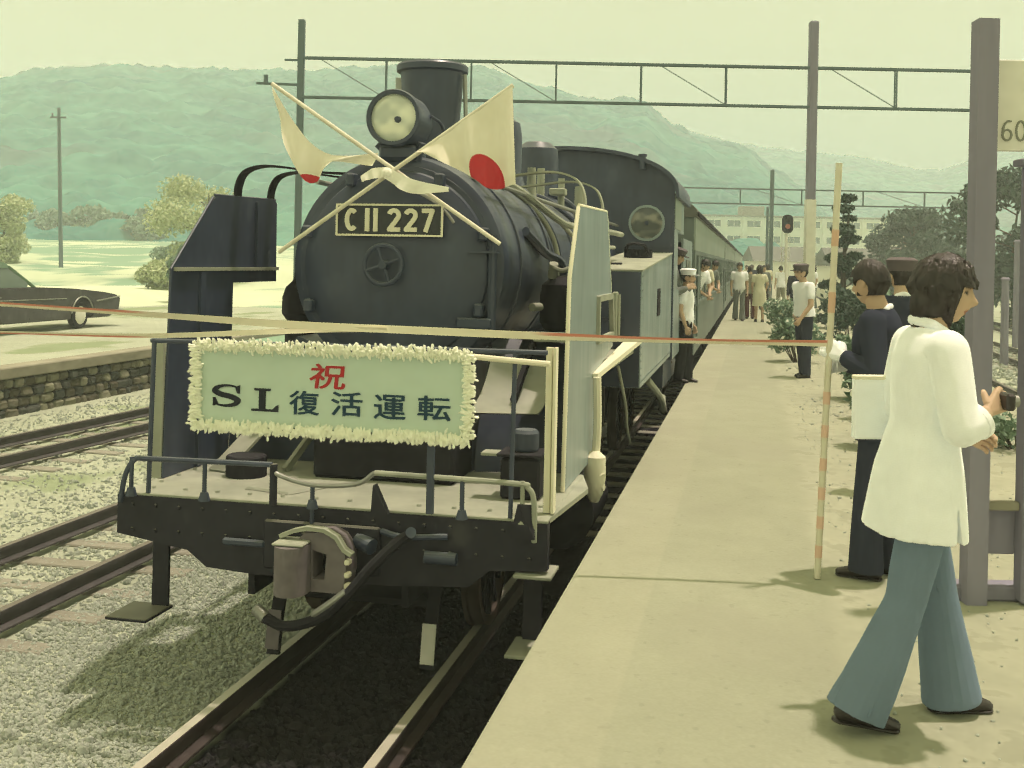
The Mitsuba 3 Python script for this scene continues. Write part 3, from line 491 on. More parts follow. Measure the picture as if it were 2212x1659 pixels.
q = Polygon([(8.12, 1.95), (9.02, 1.95), (8.88, 2.28), (8.12, 2.28)]).buffer(.012)
obj('window_frame', extr(q.difference(q.buffer(-.045)), 'x', 1.252, 1.285), 'm_deck', dr2)
obj('hinge_plate', cat_([box(1.26, 1.30, 9.0, 9.10, 1.9, 2.3, .006), cyl((1.31, 9.05, 1.95), (1.31, 9.05, 2.28), .014)]), 'm_deck', dr2)
for y in (7.5, 8.4): obj('strap', strip(curve([(1.25, y, 2.87), (1.245, y, 2.98), (1.20, y, 3.08), (1.10, y, 3.13), (.95, y, 3.14), (.62, y, 3.10), (.40, y, 3.10)], 5), (0, 1, 0), .09, .012), 'm_deck', dr2)
# pumps at both sides of the smokebox
pu = obj('feed_pump', cat_([lathe([(.02, 2.43), (.10, 2.42), (.17, 2.36), (.185, 2.28), (.185, 2.08), (.15, 2.02), (.05, 2.0)], (.98, 8.35, 0), (0, 0, 1), 28), lathe([(.02, 2.02), (.14, 2.0), (.14, 1.75), (.05, 1.74)], (.98, 8.35, 0), (0, 0, 1), 24)]), 'm_under', L, label='dark round feed pump behind the right deflector')
objs('pump_fitting', ([cyl((.90, 8.25, 2.42), (.92, 8.2, 2.52), .035), rot_tube([(.9, 8.2, 2.5), (1.0, 8.15, 2.47), (1.1, 8.2, 2.53)], .018), cyl((.84, 8.1, 2.2), (.80, 8.0, 2.2), .03)]), 'm_deck', pu)
pc = obj('air_pump', cat_([lathe([(.015, 2.46), (.05, 2.44), (.06, 2.36), (.12, 2.30), (.145, 2.22), (.145, 2.10), (.10, 2.04), (.04, 2.03)], (-.99, 8.0, 0), (0, 0, 1), 28), cyl((-.99, 8.0, 2.03), (-.99, 8.0, 1.6), .12, n=24), box(-1.12, -.7, 8.0, 8.3, 1.12, 1.7, .02)]), 'm_under', L, label='bell shaped air pump between deflector and smokebox')
objs('pump_pipe', ([cyl((-.99, 8.0, 2.44), (-.99, 8.0, 2.75), .02), rot_tube([(-.86, 7.9, 2.2), (-.80, 7.8, 2.25), (-.80, 7.8, 2.7), (-.76, 7.9, 2.9)], .016), box(-.90, -.78, 7.86, 7.9, 2.28, 2.32)]), 'm_deck', pc)
# coupler, hose, irons, steps
cp = obj('coupler', hull(*[cyl((-.08, y, .69), (-.08, y, .955), .10, n=24).vertices * np.array([.9, 1, 1]) for y in (5.74, 5.80)]), 'm_coupler', L, label='greyish knuckle coupler')
g = Polygon([(.02, .69), (.20, .69), (.225, .80), (.215, .92), (.17, .985), (.10, 1.02), (-.02, 1.01), (-.06, .97), (.02, .95)])
obj('guard_arm', cat_([extr(g.difference(Polygon([(.03, .76), (.10, .76), (.11, .90), (.03, .92)])), 'y', 5.80, 5.98)]), 'm_coupler', cp)
obj('guard_lip', cat_([strip([(-.16, 5.80, .985), (-.08, 5.80, 1.02), (0, 5.80, 1.04), (.10, 5.80, 1.035), (.17, 5.80, 1.0), (.215, 5.80, .935), (.26, 5.80, .91)], (0, 1, 0), .05, .022), box(-.165, .015, 5.68, 5.86, .957, .972, .006)]), 'm_deck', cp)  # paler than the coupler, a painted highlight along its top
obj('shank', cat_([box(-.12, .16, 5.96, 6.4, .76, .98, .02), box(-.35, .35, 5.985, 6.02, .74, 1.02, .01)]), 'm_beam', cp)
for z in (.72, .78, .85): obj('teeth', box(.215, .245, 5.79, 5.84, z, z + .03, .006), 'm_cream', cp)
ho = obj('air_hose', rot_tube([(.54, 5.99, 1.0), (.50, 5.86, .985), (.38, 5.78, .86), (.25, 5.74, .70), (.10, 5.74, .57), (-.10, 5.76, .50), (-.24, 5.80, .52)], .030), 'm_under', L, label='black air hose sagging beside the coupler')
objs('hose_end', ([tube(curve([(.25, 5.735, .725), (.17, 5.73, .66), (.06, 5.735, .58)]), [.022] * 16 + [.014]), cyl((-.24, 5.80, .52), (-.31, 5.82, .56), .035)]), 'm_steel', ho)
objs('pipe_cock', ([rot_tube([(.36, 6.0, 1.0), (.5, 5.95, .99), (.74, 6.0, .995)], .018), cyl((.52, 6.0, .99), (.56, 5.9, 1.03), .03), cyl((.62, 5.98, .88), (.80, 5.98, .88), .035), box(-.6, -.34, 5.97, 6.0, .86, .90, .01), cyl((.22, 6.0, .94), (.32, 5.95, .92), .045)]), 'm_black', ho)
for s, m in ((-1, 'm_cream'), (1, 'm_cream')):
    gi = obj('guard_iron', cat_([bar((s * .50, 6.75, .75), (s * .50, 6.55, .30), .03, .08, (1, 0, 0)), bar((s * .50, 6.55, .30), (s * .50, 6.50, .06), .03, .08, (1, 0, 0))]), 'm_under', L)
    obj('white_tip', bar((s * .50, 6.515, .33), (s * .50, 6.47, .10), .012, .086, (1, 0, 0)), 'm_white' if s > 0 else 'm_coupler', gi)
for s in (-1, 1):
    st = obj('step', cat_([box(s * 1.17 - .055, s * 1.17 + .055, 6.30, 6.325, .36, .86, .004), hull(np.array([[s * 1.17 + .055, 6.3, .36], [s * 1.17 + .055, 6.3, .5], [s * 1.17 - .055, 6.3, .36], [s * 1.17 - .055, 6.3, .5], [s * 1.17, 6.32, .3]]))]), 'm_beam', L)
    objs('tread', ([box(s * 1.22 - .15, s * 1.22 + .12, 6.02, 6.34, .345, .365, .004)] + ([box(1.12, 1.33, 5.98, 6.24, .80, .82, .004)] if s > 0 else [])), 'm_deck' if s > 0 else 'm_beam', st)
# frames, wheels, cylinders, motion
obj('shade_filler', cat_([box(-.44, .44, 6.85, 6.9, .32, .70), hull(np.array([[-.44, 6.3, .68], [.44, 6.3, .68], [-.44, 6.85, .68], [.44, 6.85, .68], [-.40, 6.85, .36], [.40, 6.85, .36]]))]), 'm_under', L)  # added dark plates that stand for the shade below the beam
objs('main_frame', ([box(s * .47 - .02, s * .47 + .02, 6.1, 17.9, .55, 1.08) for s in (-1, 1)] + [box(-.46, .46, y, y + .05, .5, 1.08) for y in (6.9, 9.0, 11.4, 13.6, 16)]), 'm_under', L)
for y, r in ((7.65, .43), (9.55, .76), (11.2, .76), (12.85, .76), (15.2, .43), (16.7, .43)):
    wh = None
    for s in (-1, 1):
        x = s * .57
        m = lathe([(r * .28, -.02), (r * .28, .05)], (x, y, r), (s, 0, 0), 20)
        sp = [bar((x + s * .02, y + r * .2 * math.cos(a), r + r * .2 * math.sin(a)), (x + s * .02, y + r * .88 * math.cos(a), r + r * .88 * math.sin(a)), .05, .05, (1, 0, 0)) for a in np.linspace(0, 2 * math.pi, 13)[:-1]]
        w_ = obj('wheel', cat_([m] + sp), 'm_under', L)
        obj('tyre', lathe([(r * .86, -.03), (r * 1.03, -.03), (r * 1.03, 0), (r, .01), (r, .09), (r * .86, .09), (r * .86, -.03)], (x - s * .03, y, r), (s, 0, 0), 40, cap=False), 'm_rust', w_)
    obj('axle', cyl((-.5, y, r), (.5, y, r), .07), 'm_under', L)
for s in (-1, 1):
    cy = obj('cylinder', lathe([(.05, 7.86), (.20, 7.88), (.27, 7.93), (.27, 8.75), (.2, 8.8), (.05, 8.82)], (s * 1.02, 0, .74), (0, 1, 0), 32), 'm_under', L)  # near-black colour stands for the shadow under the deck
    obj('valve_chest', cat_([box(s * 1.0 - .2, s * 1.0 + .2, 7.95, 8.7, .95, 1.32, .04)]), 'm_black', cy)
    objs('cylinder_cock', ([rot_tube([(s * 1.3, 7.9, 1.72), (s * 1.31, 7.9, 1.4), (s * 1.30, 7.9, 1.15)], .03), lathe([(.03, 1.2), (.075, 1.16), (.08, 1.02), (.06, .9), (.03, .84)], (s * 1.30, 7.88, 0), (0, 0, 1), 18), cyl((s * 1.3, 7.88, 1.05), (s * 1.36, 7.84, 1.02), .035), cyl((s * 1.3, 7.88, .95), (s * 1.37, 7.86, .95), .025)]), 'm_cream', cy)
    objs('coupling_rod', ([box(s * .72 - .02, s * .72 + .02, 9.4, 13.0, .55, .65, .01), box(s * .80 - .02, s * .80 + .02, 8.8, 11.3, .60, .69, .01), bar((s * .86, 9.0, .95), (s * .86, 10.9, 1.0), .03, .06)]), 'm_steel', L)
    ru = obj('running_board', box(s * 1.05 - .27, s * 1.05 + .27, 8.62, 10.25, 1.72, 1.75), 'm_deck', L)
    obj('slanted_step', hull(np.array([[s * 1.26, 7.95, 1.74], [s * 1.26, 10.2, 1.86], [s * 1.40, 10.2, 1.86], [s * 1.30, 7.95, 1.74], [s * 1.26, 7.95, 1.70], [s * 1.26, 10.2, 1.82], [s * 1.40, 10.2, 1.82], [s * 1.30, 7.95, 1.70]])), 'm_cream', ru)
objs('drain_pipe', ([rot_tube([(1.32, 9.0, 1.7), (1.34, 9.4, 1.35), (1.30, 9.9, 1.1), (1.3, 10.2, .9)], .014), rot_tube([(1.28, 12, 1.3), (1.34, 13, 1.0), (1.36, 13.3, .8), (1.33, 13.5, .95)], .04)]), 'm_deck', L)
# side tanks
for s in (-1, 1):
    pts = [(s * a, y, z) for a in (.80, 1.38) for y, z in ((10.2, 1.40), (10.2, 2.46), (14.0, 2.66), (14.0, 1.40))]
    tk = obj('side_tank', hull(np.array(pts)), 'm_black_lit', L, label='side tank with pale sloping top' if s > 0 else None)
    obj('tank_front_shaded', box(min(s * .82, s * 1.37), max(s * .82, s * 1.37), 10.185, 10.198, 1.405, 2.455), 'm_black', tk)  # plate in the darker black, so the shade on the front is painted
    obj('tank_top', hull(np.array([(s * a, y, z) for a in (.79, 1.39) for y, z in ((10.19, 2.462), (13.99, 2.662), (13.99, 2.676), (10.19, 2.476))])), 'm_deck', tk)
    objs('filler_lid', ([cyl((s * 1.1, 12.6, 2.58), (s * 1.1, 12.6, 2.69), .16, n=24), rot_tube([(s * .98, 12.4, 2.66), (s * 1.02, 12.35, 2.74), (s * 1.18, 12.35, 2.74), (s * 1.22, 12.4, 2.66)], .018), box(s * 1.0 - .10, s * 1.0 + .10, 11.0, 11.08, 2.51, 2.54, .008)]), 'm_under', tk)
    obj('hand_hole', box(s * 1.376, s * 1.388, 11.9, 12.25, 1.98, 2.27, .003) if s > 0 else box(-1.388, -1.376, 11.9, 12.25, 1.98, 2.27, .003), 'm_under', tk)
    obj('front_step', cat_([box(s * 1.1 - .12, s * 1.1 + .12, 10.14, 10.2, 2.02, 2.035), tube([(s * 1.1 - .2, 10.15, 1.8), (s * 1.1 - .2, 10.15, 2.3)], .012)]), 'm_black', tk)
    obj('tank_rivets', cat_([cyl((s * 1.38, 10.26, z), (s * 1.388, 10.26, z), .012, n=6) for z in np.linspace(1.45, 2.42, 16)] + [cyl((s * 1.38, y, 1.46), (s * 1.388, y, 1.46), .012, n=6) for y in np.linspace(10.3, 13.9, 40)]), 'm_black_lit', tk, kind='stuff')
# cab
def archpoly(w, z0, eave, top, n=24, inset=0.0):
    t = np.linspace(0, math.pi, n); return [(-w + inset, z0), (w - inset, z0)] + [((w - inset) * math.cos(a), eave + (top - eave - inset) * math.sin(a) ** .9) for a in t]
CB = Polygon(archpoly(1.40, 1.35, 3.42, 3.95)); win = [Point(s * 1.06, 3.04).buffer(.20, 24) for s in (-1, 1)]
cab = obj('cab', extr(CB.difference(unary_union(win)).difference(Polygon([(-.3, 2.0), (.3, 2.0), (.3, 2.4), (-.3, 2.4)])), 'y', 14.0, 14.05), 'm_black', L, label='cab with arched roof and two round front windows')
for s in (-1, 1):
    fr = box(s * 1.06 - .30, s * 1.06 + .30, 13.97, 13.995, 2.74, 3.36)
    sq = Polygon([(s * 1.06 - .30, 2.74), (s * 1.06 + .30, 2.74), (s * 1.06 + .30, 3.36), (s * 1.06 - .30, 3.36)]).difference(Point(s * 1.06, 3.04).buffer(.20, 24))
    cw = obj('cab_window', extr(sq, 'y', 13.972, 13.996), 'm_black', cab, smooth=False)
    R_ = Point(s * 1.06, 3.04).buffer(.225, 24).difference(Point(s * 1.06, 3.04).buffer(.195, 24))
    scene_k = obj('window_ring', extr(R_, 'y', 13.955, 13.975), 'm_black_lit', cab)
    obj('window_glass', cyl((s * 1.06, 13.985, 3.04), (s * 1.06, 13.992, 3.04), .198, n=40), 'm_cabglass', cab)
    obj('wiper', cat_([cyl((s * 1.06, 13.98, 3.04), (s * 1.06, 13.94, 3.04), .025)]), 'm_black', cab)
    x0, x1 = (1.37, 1.40) if s > 0 else (-1.40, -1.37)
    objs('side_sheet', ([box(x0, x1, 14.05, 14.75, 1.35, 3.42), box(x0, x1, 14.75, 15.9, 2.95, 3.42), box(x0, x1, 14.75, 15.9, 1.35, 2.2), box(x0, x1, 15.9, 18.2, 1.2, 2.9)]), 'm_black_lit', cab)
    obj('upper_panel', box(x0 + s * .002, x1 + s * .012, 14.03, 15.2, 2.98, 3.40), 'm_coachpale', cab)
    objs('grab_rail', ([tube([(s * 1.45, y, 1.35), (s * 1.45, y, 2.6)], .016, 8) for y in (15.95, 16.6)]), 'm_steel', cab)
rf = extr(Polygon(archpoly(1.46, 3.36, 3.42, 3.99)).difference(Polygon(archpoly(1.42, 3.2, 3.40, 3.945))), 'y', 13.86, 16.4)
obj('roof', rf, 'm_black', cab); objs('roof_whistle', ([cyl((1.0, 13.9, 3.7), (1.0, 13.9, 3.86), .04), cyl((1.0, 13.9, 3.86), (1.0, 13.9, 3.89), .055)]), 'm_black', cab)
obj('cab_interior', box(-1.3, 1.3, 14.9, 16.0, 1.3, 3.3), 'm_dark', cab)
obj('bunker', cat_([box(-1.36, 1.36, 16.0, 18.2, 1.2, 2.85), box(-1.3, 1.3, 13.9, 18.2, 1.0, 1.35)]), 'm_black', L)
obj('cab_arch_bead', strip([(1.40 * math.cos(a), 13.985, 3.42 + .53 * math.sin(a) ** .9) for a in np.linspace(0.02, math.pi - .02, 40)], (0, 1, 0), .03, .02), 'm_black', cab)

# ---------------------------------------------------------------- things hung on the engine: board, flags, tape
bn = thing('congratulation_board', 'pale green celebration board framed with white paper flowers on the front rail', 'sign board')
def W(x, z): return (x, z - .022 * 0 - (x + .86) * .012)
BX0, BX1, BZ0, BZ1 = -.785, .880, 1.528, 2.030
obj('panel', box(BX0 + .03, BX1 - .03, 5.955, 5.975, BZ0 + .03, BZ1 - .03, .004), 'm_board', bn)
GL = {'祝':[[[[57,12],[58,16],[74,24],[88,40],[94,55],[98,75],[99,93],[78,94],[78,175],[177,176],[178,94],[152,92],[152,20],[154,18],[172,19],[174,47],[178,47],[190,41],[189,19],[185,8],[177,2],[144,2],[137,6],[134,13],[133,93],[118,92],[112,49],[98,21],[88,11],[70,0],[67,0]],[[97,112],[159,111],[159,158],[97,158]]],[[[0,75],[33,107],[51,135],[50,137],[4,137],[5,155],[40,155],[35,166],[24,178],[24,181],[31,186],[39,188],[58,163],[53,155],[68,155],[75,150],[71,135],[54,105],[81,78],[73,64],[68,62],[56,79],[51,81],[51,1],[33,1],[33,79],[10,59],[7,60]]]],'復':[[[[0,89],[34,123],[50,148],[63,144],[68,145],[81,166],[91,190],[109,186],[105,169],[189,169],[190,154],[188,152],[95,152],[90,144],[176,143],[177,82],[123,81],[116,72],[166,72],[176,67],[177,64],[168,49],[148,30],[168,22],[193,18],[194,14],[185,1],[161,5],[129,18],[99,7],[64,1],[57,14],[59,17],[92,23],[111,30],[94,48],[73,32],[70,32],[59,42],[59,45],[84,61],[100,80],[82,81],[82,131],[74,123],[61,130],[50,115],[50,1],[32,0],[31,90],[12,75],[8,77]],[[99,96],[158,95],[159,104],[100,105]],[[99,120],[158,119],[159,127],[100,128]],[[111,56],[119,45],[130,39],[149,55]]],[[[3,143],[3,147],[20,159],[35,174],[45,189],[62,184],[60,177],[44,158],[17,134],[12,132]]]],'活':[[[[56,112],[56,129],[112,129],[114,131],[114,158],[70,153],[65,167],[67,170],[122,177],[164,188],[167,187],[179,173],[132,161],[132,130],[187,129],[187,111],[133,111],[132,83],[174,81],[174,1],[156,1],[155,8],[89,8],[88,0],[71,0],[70,80],[71,82],[114,82],[114,110]],[[88,27],[155,26],[156,63],[89,64]]],[[[10,172],[15,181],[22,186],[57,167],[60,165],[60,161],[53,151],[48,149]]],[[[5,13],[43,80],[47,81],[58,71],[58,68],[24,6],[19,2]]],[[[0,117],[6,127],[12,131],[47,112],[50,107],[41,94],[38,94]]]],'運':[[[[0,14],[18,34],[28,41],[28,86],[2,87],[2,105],[46,105],[47,40],[68,25],[99,19],[189,22],[185,5],[171,3],[95,2],[79,4],[57,12],[38,26],[26,18],[14,0],[10,0]]],[[[54,177],[182,177],[182,137],[166,137],[164,132],[127,131],[128,123],[172,122],[171,62],[128,62],[127,55],[182,54],[182,38],[128,38],[126,22],[109,22],[107,38],[54,39],[54,53],[56,54],[108,55],[107,62],[65,62],[65,123],[107,123],[108,131],[69,132],[68,137],[55,137]],[[72,148],[107,147],[108,157],[125,158],[127,157],[128,147],[163,147],[164,161],[73,162]],[[127,77],[153,76],[154,85],[128,86]],[[153,100],[153,109],[127,108],[128,100]],[[82,77],[107,76],[108,85],[83,86]],[[82,101],[107,100],[108,108],[83,109]]],[[[6,165],[7,169],[17,175],[22,175],[41,154],[50,138],[34,129],[21,149]]]],'転':[[[[90,7],[85,25],[91,29],[105,55],[121,95],[120,97],[90,97],[91,115],[187,115],[187,97],[143,97],[127,56],[113,30],[158,33],[158,38],[146,66],[162,72],[184,24],[189,9],[188,5],[172,0],[165,17]]],[[[98,171],[180,172],[180,154],[99,154]]],[[[0,35],[1,52],[38,53],[37,64],[8,64],[8,138],[37,138],[38,149],[4,150],[3,166],[37,167],[38,187],[55,188],[56,167],[91,167],[92,165],[91,150],[56,149],[57,138],[87,138],[87,65],[57,64],[56,53],[91,52],[92,36],[56,35],[55,0],[38,1],[38,35]],[[55,80],[71,79],[71,94],[55,94]],[[55,110],[71,109],[71,123],[55,123]],[[24,80],[39,79],[39,94],[24,94]],[[24,110],[39,109],[39,123],[24,123]]]]}
def glyph(ch, x, z, w, h):
    ps = [Polygon(r[0], r[1:]).buffer(0) for r in GL[ch]]; u = unary_union(ps); b = u.bounds
    return affinity.translate(affinity.scale(affinity.translate(u, -b[0], -b[1]), w / (b[2] - b[0]), h / (b[3] - b[1]), origin=(0, 0)), x, z)
def brush(pts, rad):
    return unary_union([LineString([pts[i], pts[i + 1]]).buffer((rad[i] + rad[i + 1]) / 2) for i in range(len(pts) - 1)])
def mapx(px): return BX0 + (px - 95) / (2085 - 95) * (BX1 - BX0)      # layout measured across the board
def mapz(py): return BZ1 - (py - 12) / 690.0 * (BZ1 - BZ0)
obj('red_character', extr(affinity.skew(glyph('祝', mapx(950), mapz(342), .215, .140), 6), 'y', 5.948, 5.956), 'm_red', bn, smooth=False)
t = np.linspace(0, 1, 40)
sp = curve([(.93, .80), (.80, .95), (.48, .99), (.17, .88), (.10, .70), (.30, .56), (.66, .46), (.90, .30), (.80, .10), (.50, .02), (.20, .06), (.06, .22)], 5)
sr = np.interp(np.arange(len(sp)), np.linspace(0, len(sp) - 1, 12), [.03, .04, .06, .10, .13, .14, .14, .13, .11, .07, .04, .03])
Spoly = unary_union([brush(list(map(tuple, sp)), sr * .85), Polygon([(.90, .62), (.98, .62), (.98, 1.02), (.90, .98), (.82, .86)]), Polygon([(.02, .40), (.10, .40), (.20, .12), (.08, .0), (.02, .0)])])
Lpoly = unary_union([Polygon([(.28, 0), (.52, 0), (.52, 1), (.28, 1)]), Polygon([(.10, .90), (.70, .90), (.70, 1), (.10, 1)]), Polygon([(.0, 0), (1.0, .0), (1.0, .30), (.93, .28), (.80, .10), (0, .10)])])
def place_(u, x, z, w, h):
    b = u.bounds; return affinity.translate(affinity.scale(affinity.translate(u, -b[0], -b[1]), w / (b[2] - b[0]), h / (b[3] - b[1]), origin=(0, 0)), x, z)
obj('letter', extr(place_(Spoly, mapx(235), mapz(520), .178, .130), 'y', 5.948, 5.956), 'm_ink', bn, smooth=False)
obj('letter', extr(place_(Lpoly, mapx(528), mapz(540), .165, .130), 'y', 5.948, 5.956), 'm_ink', bn, smooth=False)
for ch, px, w_, z_ in (('復', 805, .178, 552), ('活', 1105, .185, 545), ('運', 1408, .185, 552), ('転', 1712, .19, 544)):
    obj('blue_character', extr(glyph(ch, mapx(px), mapz(z_), w_, .136), 'y', 5.948, 5.956), 'm_inkblue', bn, smooth=False)
r = np.random.default_rng(5); tuft = []
def tufts(x, z, nx, nz):
    for k in range(3):
        o = r.normal(0, .010, 2); L_ = r.uniform(.026, .042); a = math.atan2(nz, nx) + r.normal(0, .28); c, s = math.cos(a), math.sin(a)
        y0 = 5.950 - r.uniform(0, .018); w_ = r.uniform(.006, .010)
        b0 = np.array([x + o[0], y0, z + o[1]]); a += 0; d = np.array([c, -r.uniform(.05, .4), s]) * L_; e = np.array([-s, 0, c]) * w_; f = np.array([0, -w_, 0])
        v = [b0 - e * .5, b0 + e * .5, b0 + f, b0 + d * .8 - e, b0 + d * .8 + e, b0 + d + f * .6, b0 + d * .75 + f * 1.6]
        tuft.append(tm((np.array(v), [[0, 1, 4], [0, 4, 3], [1, 2, 6], [1, 6, 4], [2, 0, 3], [2, 3, 6], [3, 4, 5], [3, 5, 6], [4, 6, 5]])))
for x in np.arange(BX0 + .02, BX1 - .01, .012):
    for q in (0, .024): tufts(x + r.normal(0, .004), BZ1 - .022 - q, 0, 1); tufts(x + r.normal(0, .004), BZ0 + .022 + q, 0, -1)
for z in np.arange(BZ0 + .03, BZ1 - .02, .012):
    for q in (0, .026): tufts(BX0 + .022 + q, z, -1, 0); tufts(BX1 - .022 - q, z, 1, 0)
obj('flower_fringe', cat_(tuft), 'm_paper', bn, kind='stuff', smooth=False)
objs('hanger', ([box(x - .01, x + .01, 5.975, 6.02, 2.0, 2.04) for x in (-.6, 0, .6)] + [box(.62, .66, 5.976, 6.0, 1.12, 1.6)]), 'm_black', bn)

def flag(name, label, p0, p1, cloth, spot=None, py=7.02):
    k = thing(name, label, 'flag', 'crossed flags on the smokebox')
    obj('staff', tube([(*p0[:1], py, p0[1]), (*p1[:1], py - .02, p1[1])], .0145), 'm_pole', k)
    P = cloth(py); d = sheet(P); k2 = obj('cloth', d, 'm_cloth' if spot is None else spot, k, smooth=True); return k
def drape(top, bot, n=30, m=24, amp=.022, seed=0):
    """cloth hanging from the staff line (top) to its lower edge (bot), gathered in folds"""
    def f(py):
        t, b = curve(top, 12), curve(bot, 12); ti = np.linspace(0, len(t) - 1, n); bi = np.linspace(0, len(b) - 1, n)
        t = np.stack([np.interp(ti, range(len(t)), t[:, i]) for i in (0, 1)], 1); b = np.stack([np.interp(bi, range(len(b)), b[:, i]) for i in (0, 1)], 1)
        P = np.zeros((n, m, 3))
        for j, v in enumerate(np.linspace(0, 1, m)):
            q = t * (1 - v) + b * v; u = np.linspace(0, 1, n)
            P[:, j, 0], P[:, j, 2] = q[:, 0], q[:, 1]; P[:, j, 1] = py - .012 - amp * (.3 + v) * (np.sin(u * 15 + v * 2 + seed) + .6 * np.sin(u * 27 + seed * 2) + 1.2)
        return P
    return f
def spotmat(key, cx, cz, r_):
    mat(key, lambda p, n, uv: mix(mix((0.70, 0.67, 0.54), (0.82, 0.79, 0.68), fbm(p.x * 6, p.y * 6, p.z * 6, 3)), (0.50, 0.05, 0.06), smoothstep(1.03, .97, dr.sqrt(((p.x - cx) / r_[0]) ** 2 + ((p.z - cz) / r_[1]) ** 2 + .9 * (p.x - cx) * (p.z - cz) / r_[0] / r_[1]))), 0.9, spec=.1)
spotmat('m_flagright', .69, 3.07, (.105, .13)); spotmat('m_flagleft', -.52, 3.04, (.08, .04))
flag('flag', 'white flag with red disc hanging right of the headlamp', (.84, 3.66), (-.74, 2.56), drape([(.84, 3.65), (.55, 3.45), (.20, 3.21)], [(.885, 3.02), (.72, 2.99), (.60, 3.06), (.42, 3.15), (.22, 3.24)]), 'm_flagright')
flag('flag', 'white flag drooping left of the headlamp, mostly folded', (-.84, 3.70), (.77, 2.64), drape([(-.83, 3.68), (-.64, 3.40), (-.46, 3.24), (-.28, 3.21), (-.07, 3.23)], [(-.80, 3.55), (-.70, 3.25), (-.55, 3.03), (-.44, 3.10), (-.38, 3.17), (-.10, 3.14)], seed=2), 'm_flagleft', 7.06)
rb = thing('ribbon_bow', 'cream cloth bow tied where the two flag staffs cross', 'ribbon')
obj('tail', sheet(drape([(.02, 3.13), (.20, 3.05), (.44, 3.0)], [(.0, 3.06), (.18, 2.96), (.44, 2.97)], 16, 8, .01)(6.99)), 'm_cloth', rb, smooth=True)
obj('tail', sheet(drape([(.02, 3.13), (-.08, 3.12), (-.16, 3.07)], [(.0, 3.06), (-.08, 3.05), (-.15, 3.03)], 12, 8, .01)(6.985)), 'm_cloth', rb, smooth=True)
obj('knot', trimesh.creation.icosphere(2, .035).apply_translation((.02, 6.97, 3.09)), 'm_cloth', rb)

def ribbon(label, pts, w, twist, seed):
    p = curve(pts, 26); n = len(p); tg = np.gradient(p, axis=0); tg /= np.linalg.norm(tg, axis=1, keepdims=True); a = np.array([twist(u) for u in np.linspace(0, 1, n)])
    s = np.cross(tg, [0, 0, 1.0]); s /= np.linalg.norm(s, axis=1, keepdims=True); up = np.cross(s, tg)
    d = up * np.cos(a)[:, None] + s * np.sin(a)[:, None]
    V = np.stack([p - d * w / 2, p - d * w / 6, p + d * w / 6, p + d * w / 2], 1); uv = np.stack(np.meshgrid(np.linspace(0, 1, n), np.linspace(0, 1, 4), indexing='ij'), -1).reshape(-1, 2)
    k = thing('tape', label, 'tape', 'ribbons stretched across the track'); i, j = np.meshgrid(np.arange(n - 1), np.arange(3), indexing='ij'); b = (i * 4 + j).ravel()
    m = tm((V.reshape(-1, 3), np.stack([b, b + 4, b + 5, b + 1], 1))); scene[k] = mikit.ply(m, 'm_ribbon', smooth=True, uv=uv)
ribbon('red and white ribbon, the upper one, stretched across the front of the engine', [(-2.9, 5.82, 2.245), (-1.99, 5.80, 2.22), (-.87, 5.76, 2.185), (-.12, 5.74, 2.16), (.6, 5.76, 2.15), (1.41, 5.80, 2.14), (2.1, 5.9, 2.135), (2.748, 5.985, 2.14)], .042, lambda u: .35 + .5 * math.sin(u * 9), 1)
ribbon('whiter lower ribbon sagging just above the celebration board', [(-2.9, 5.84, 2.04), (-1.99, 5.83, 2.05), (-1.0, 5.80, 2.065), (-.23, 5.755, 2.115), (.15, 5.75, 2.140), (.45, 5.75, 2.149)], .030, lambda u: math.pi + .3 + .6 * math.sin(u * 7), 2)

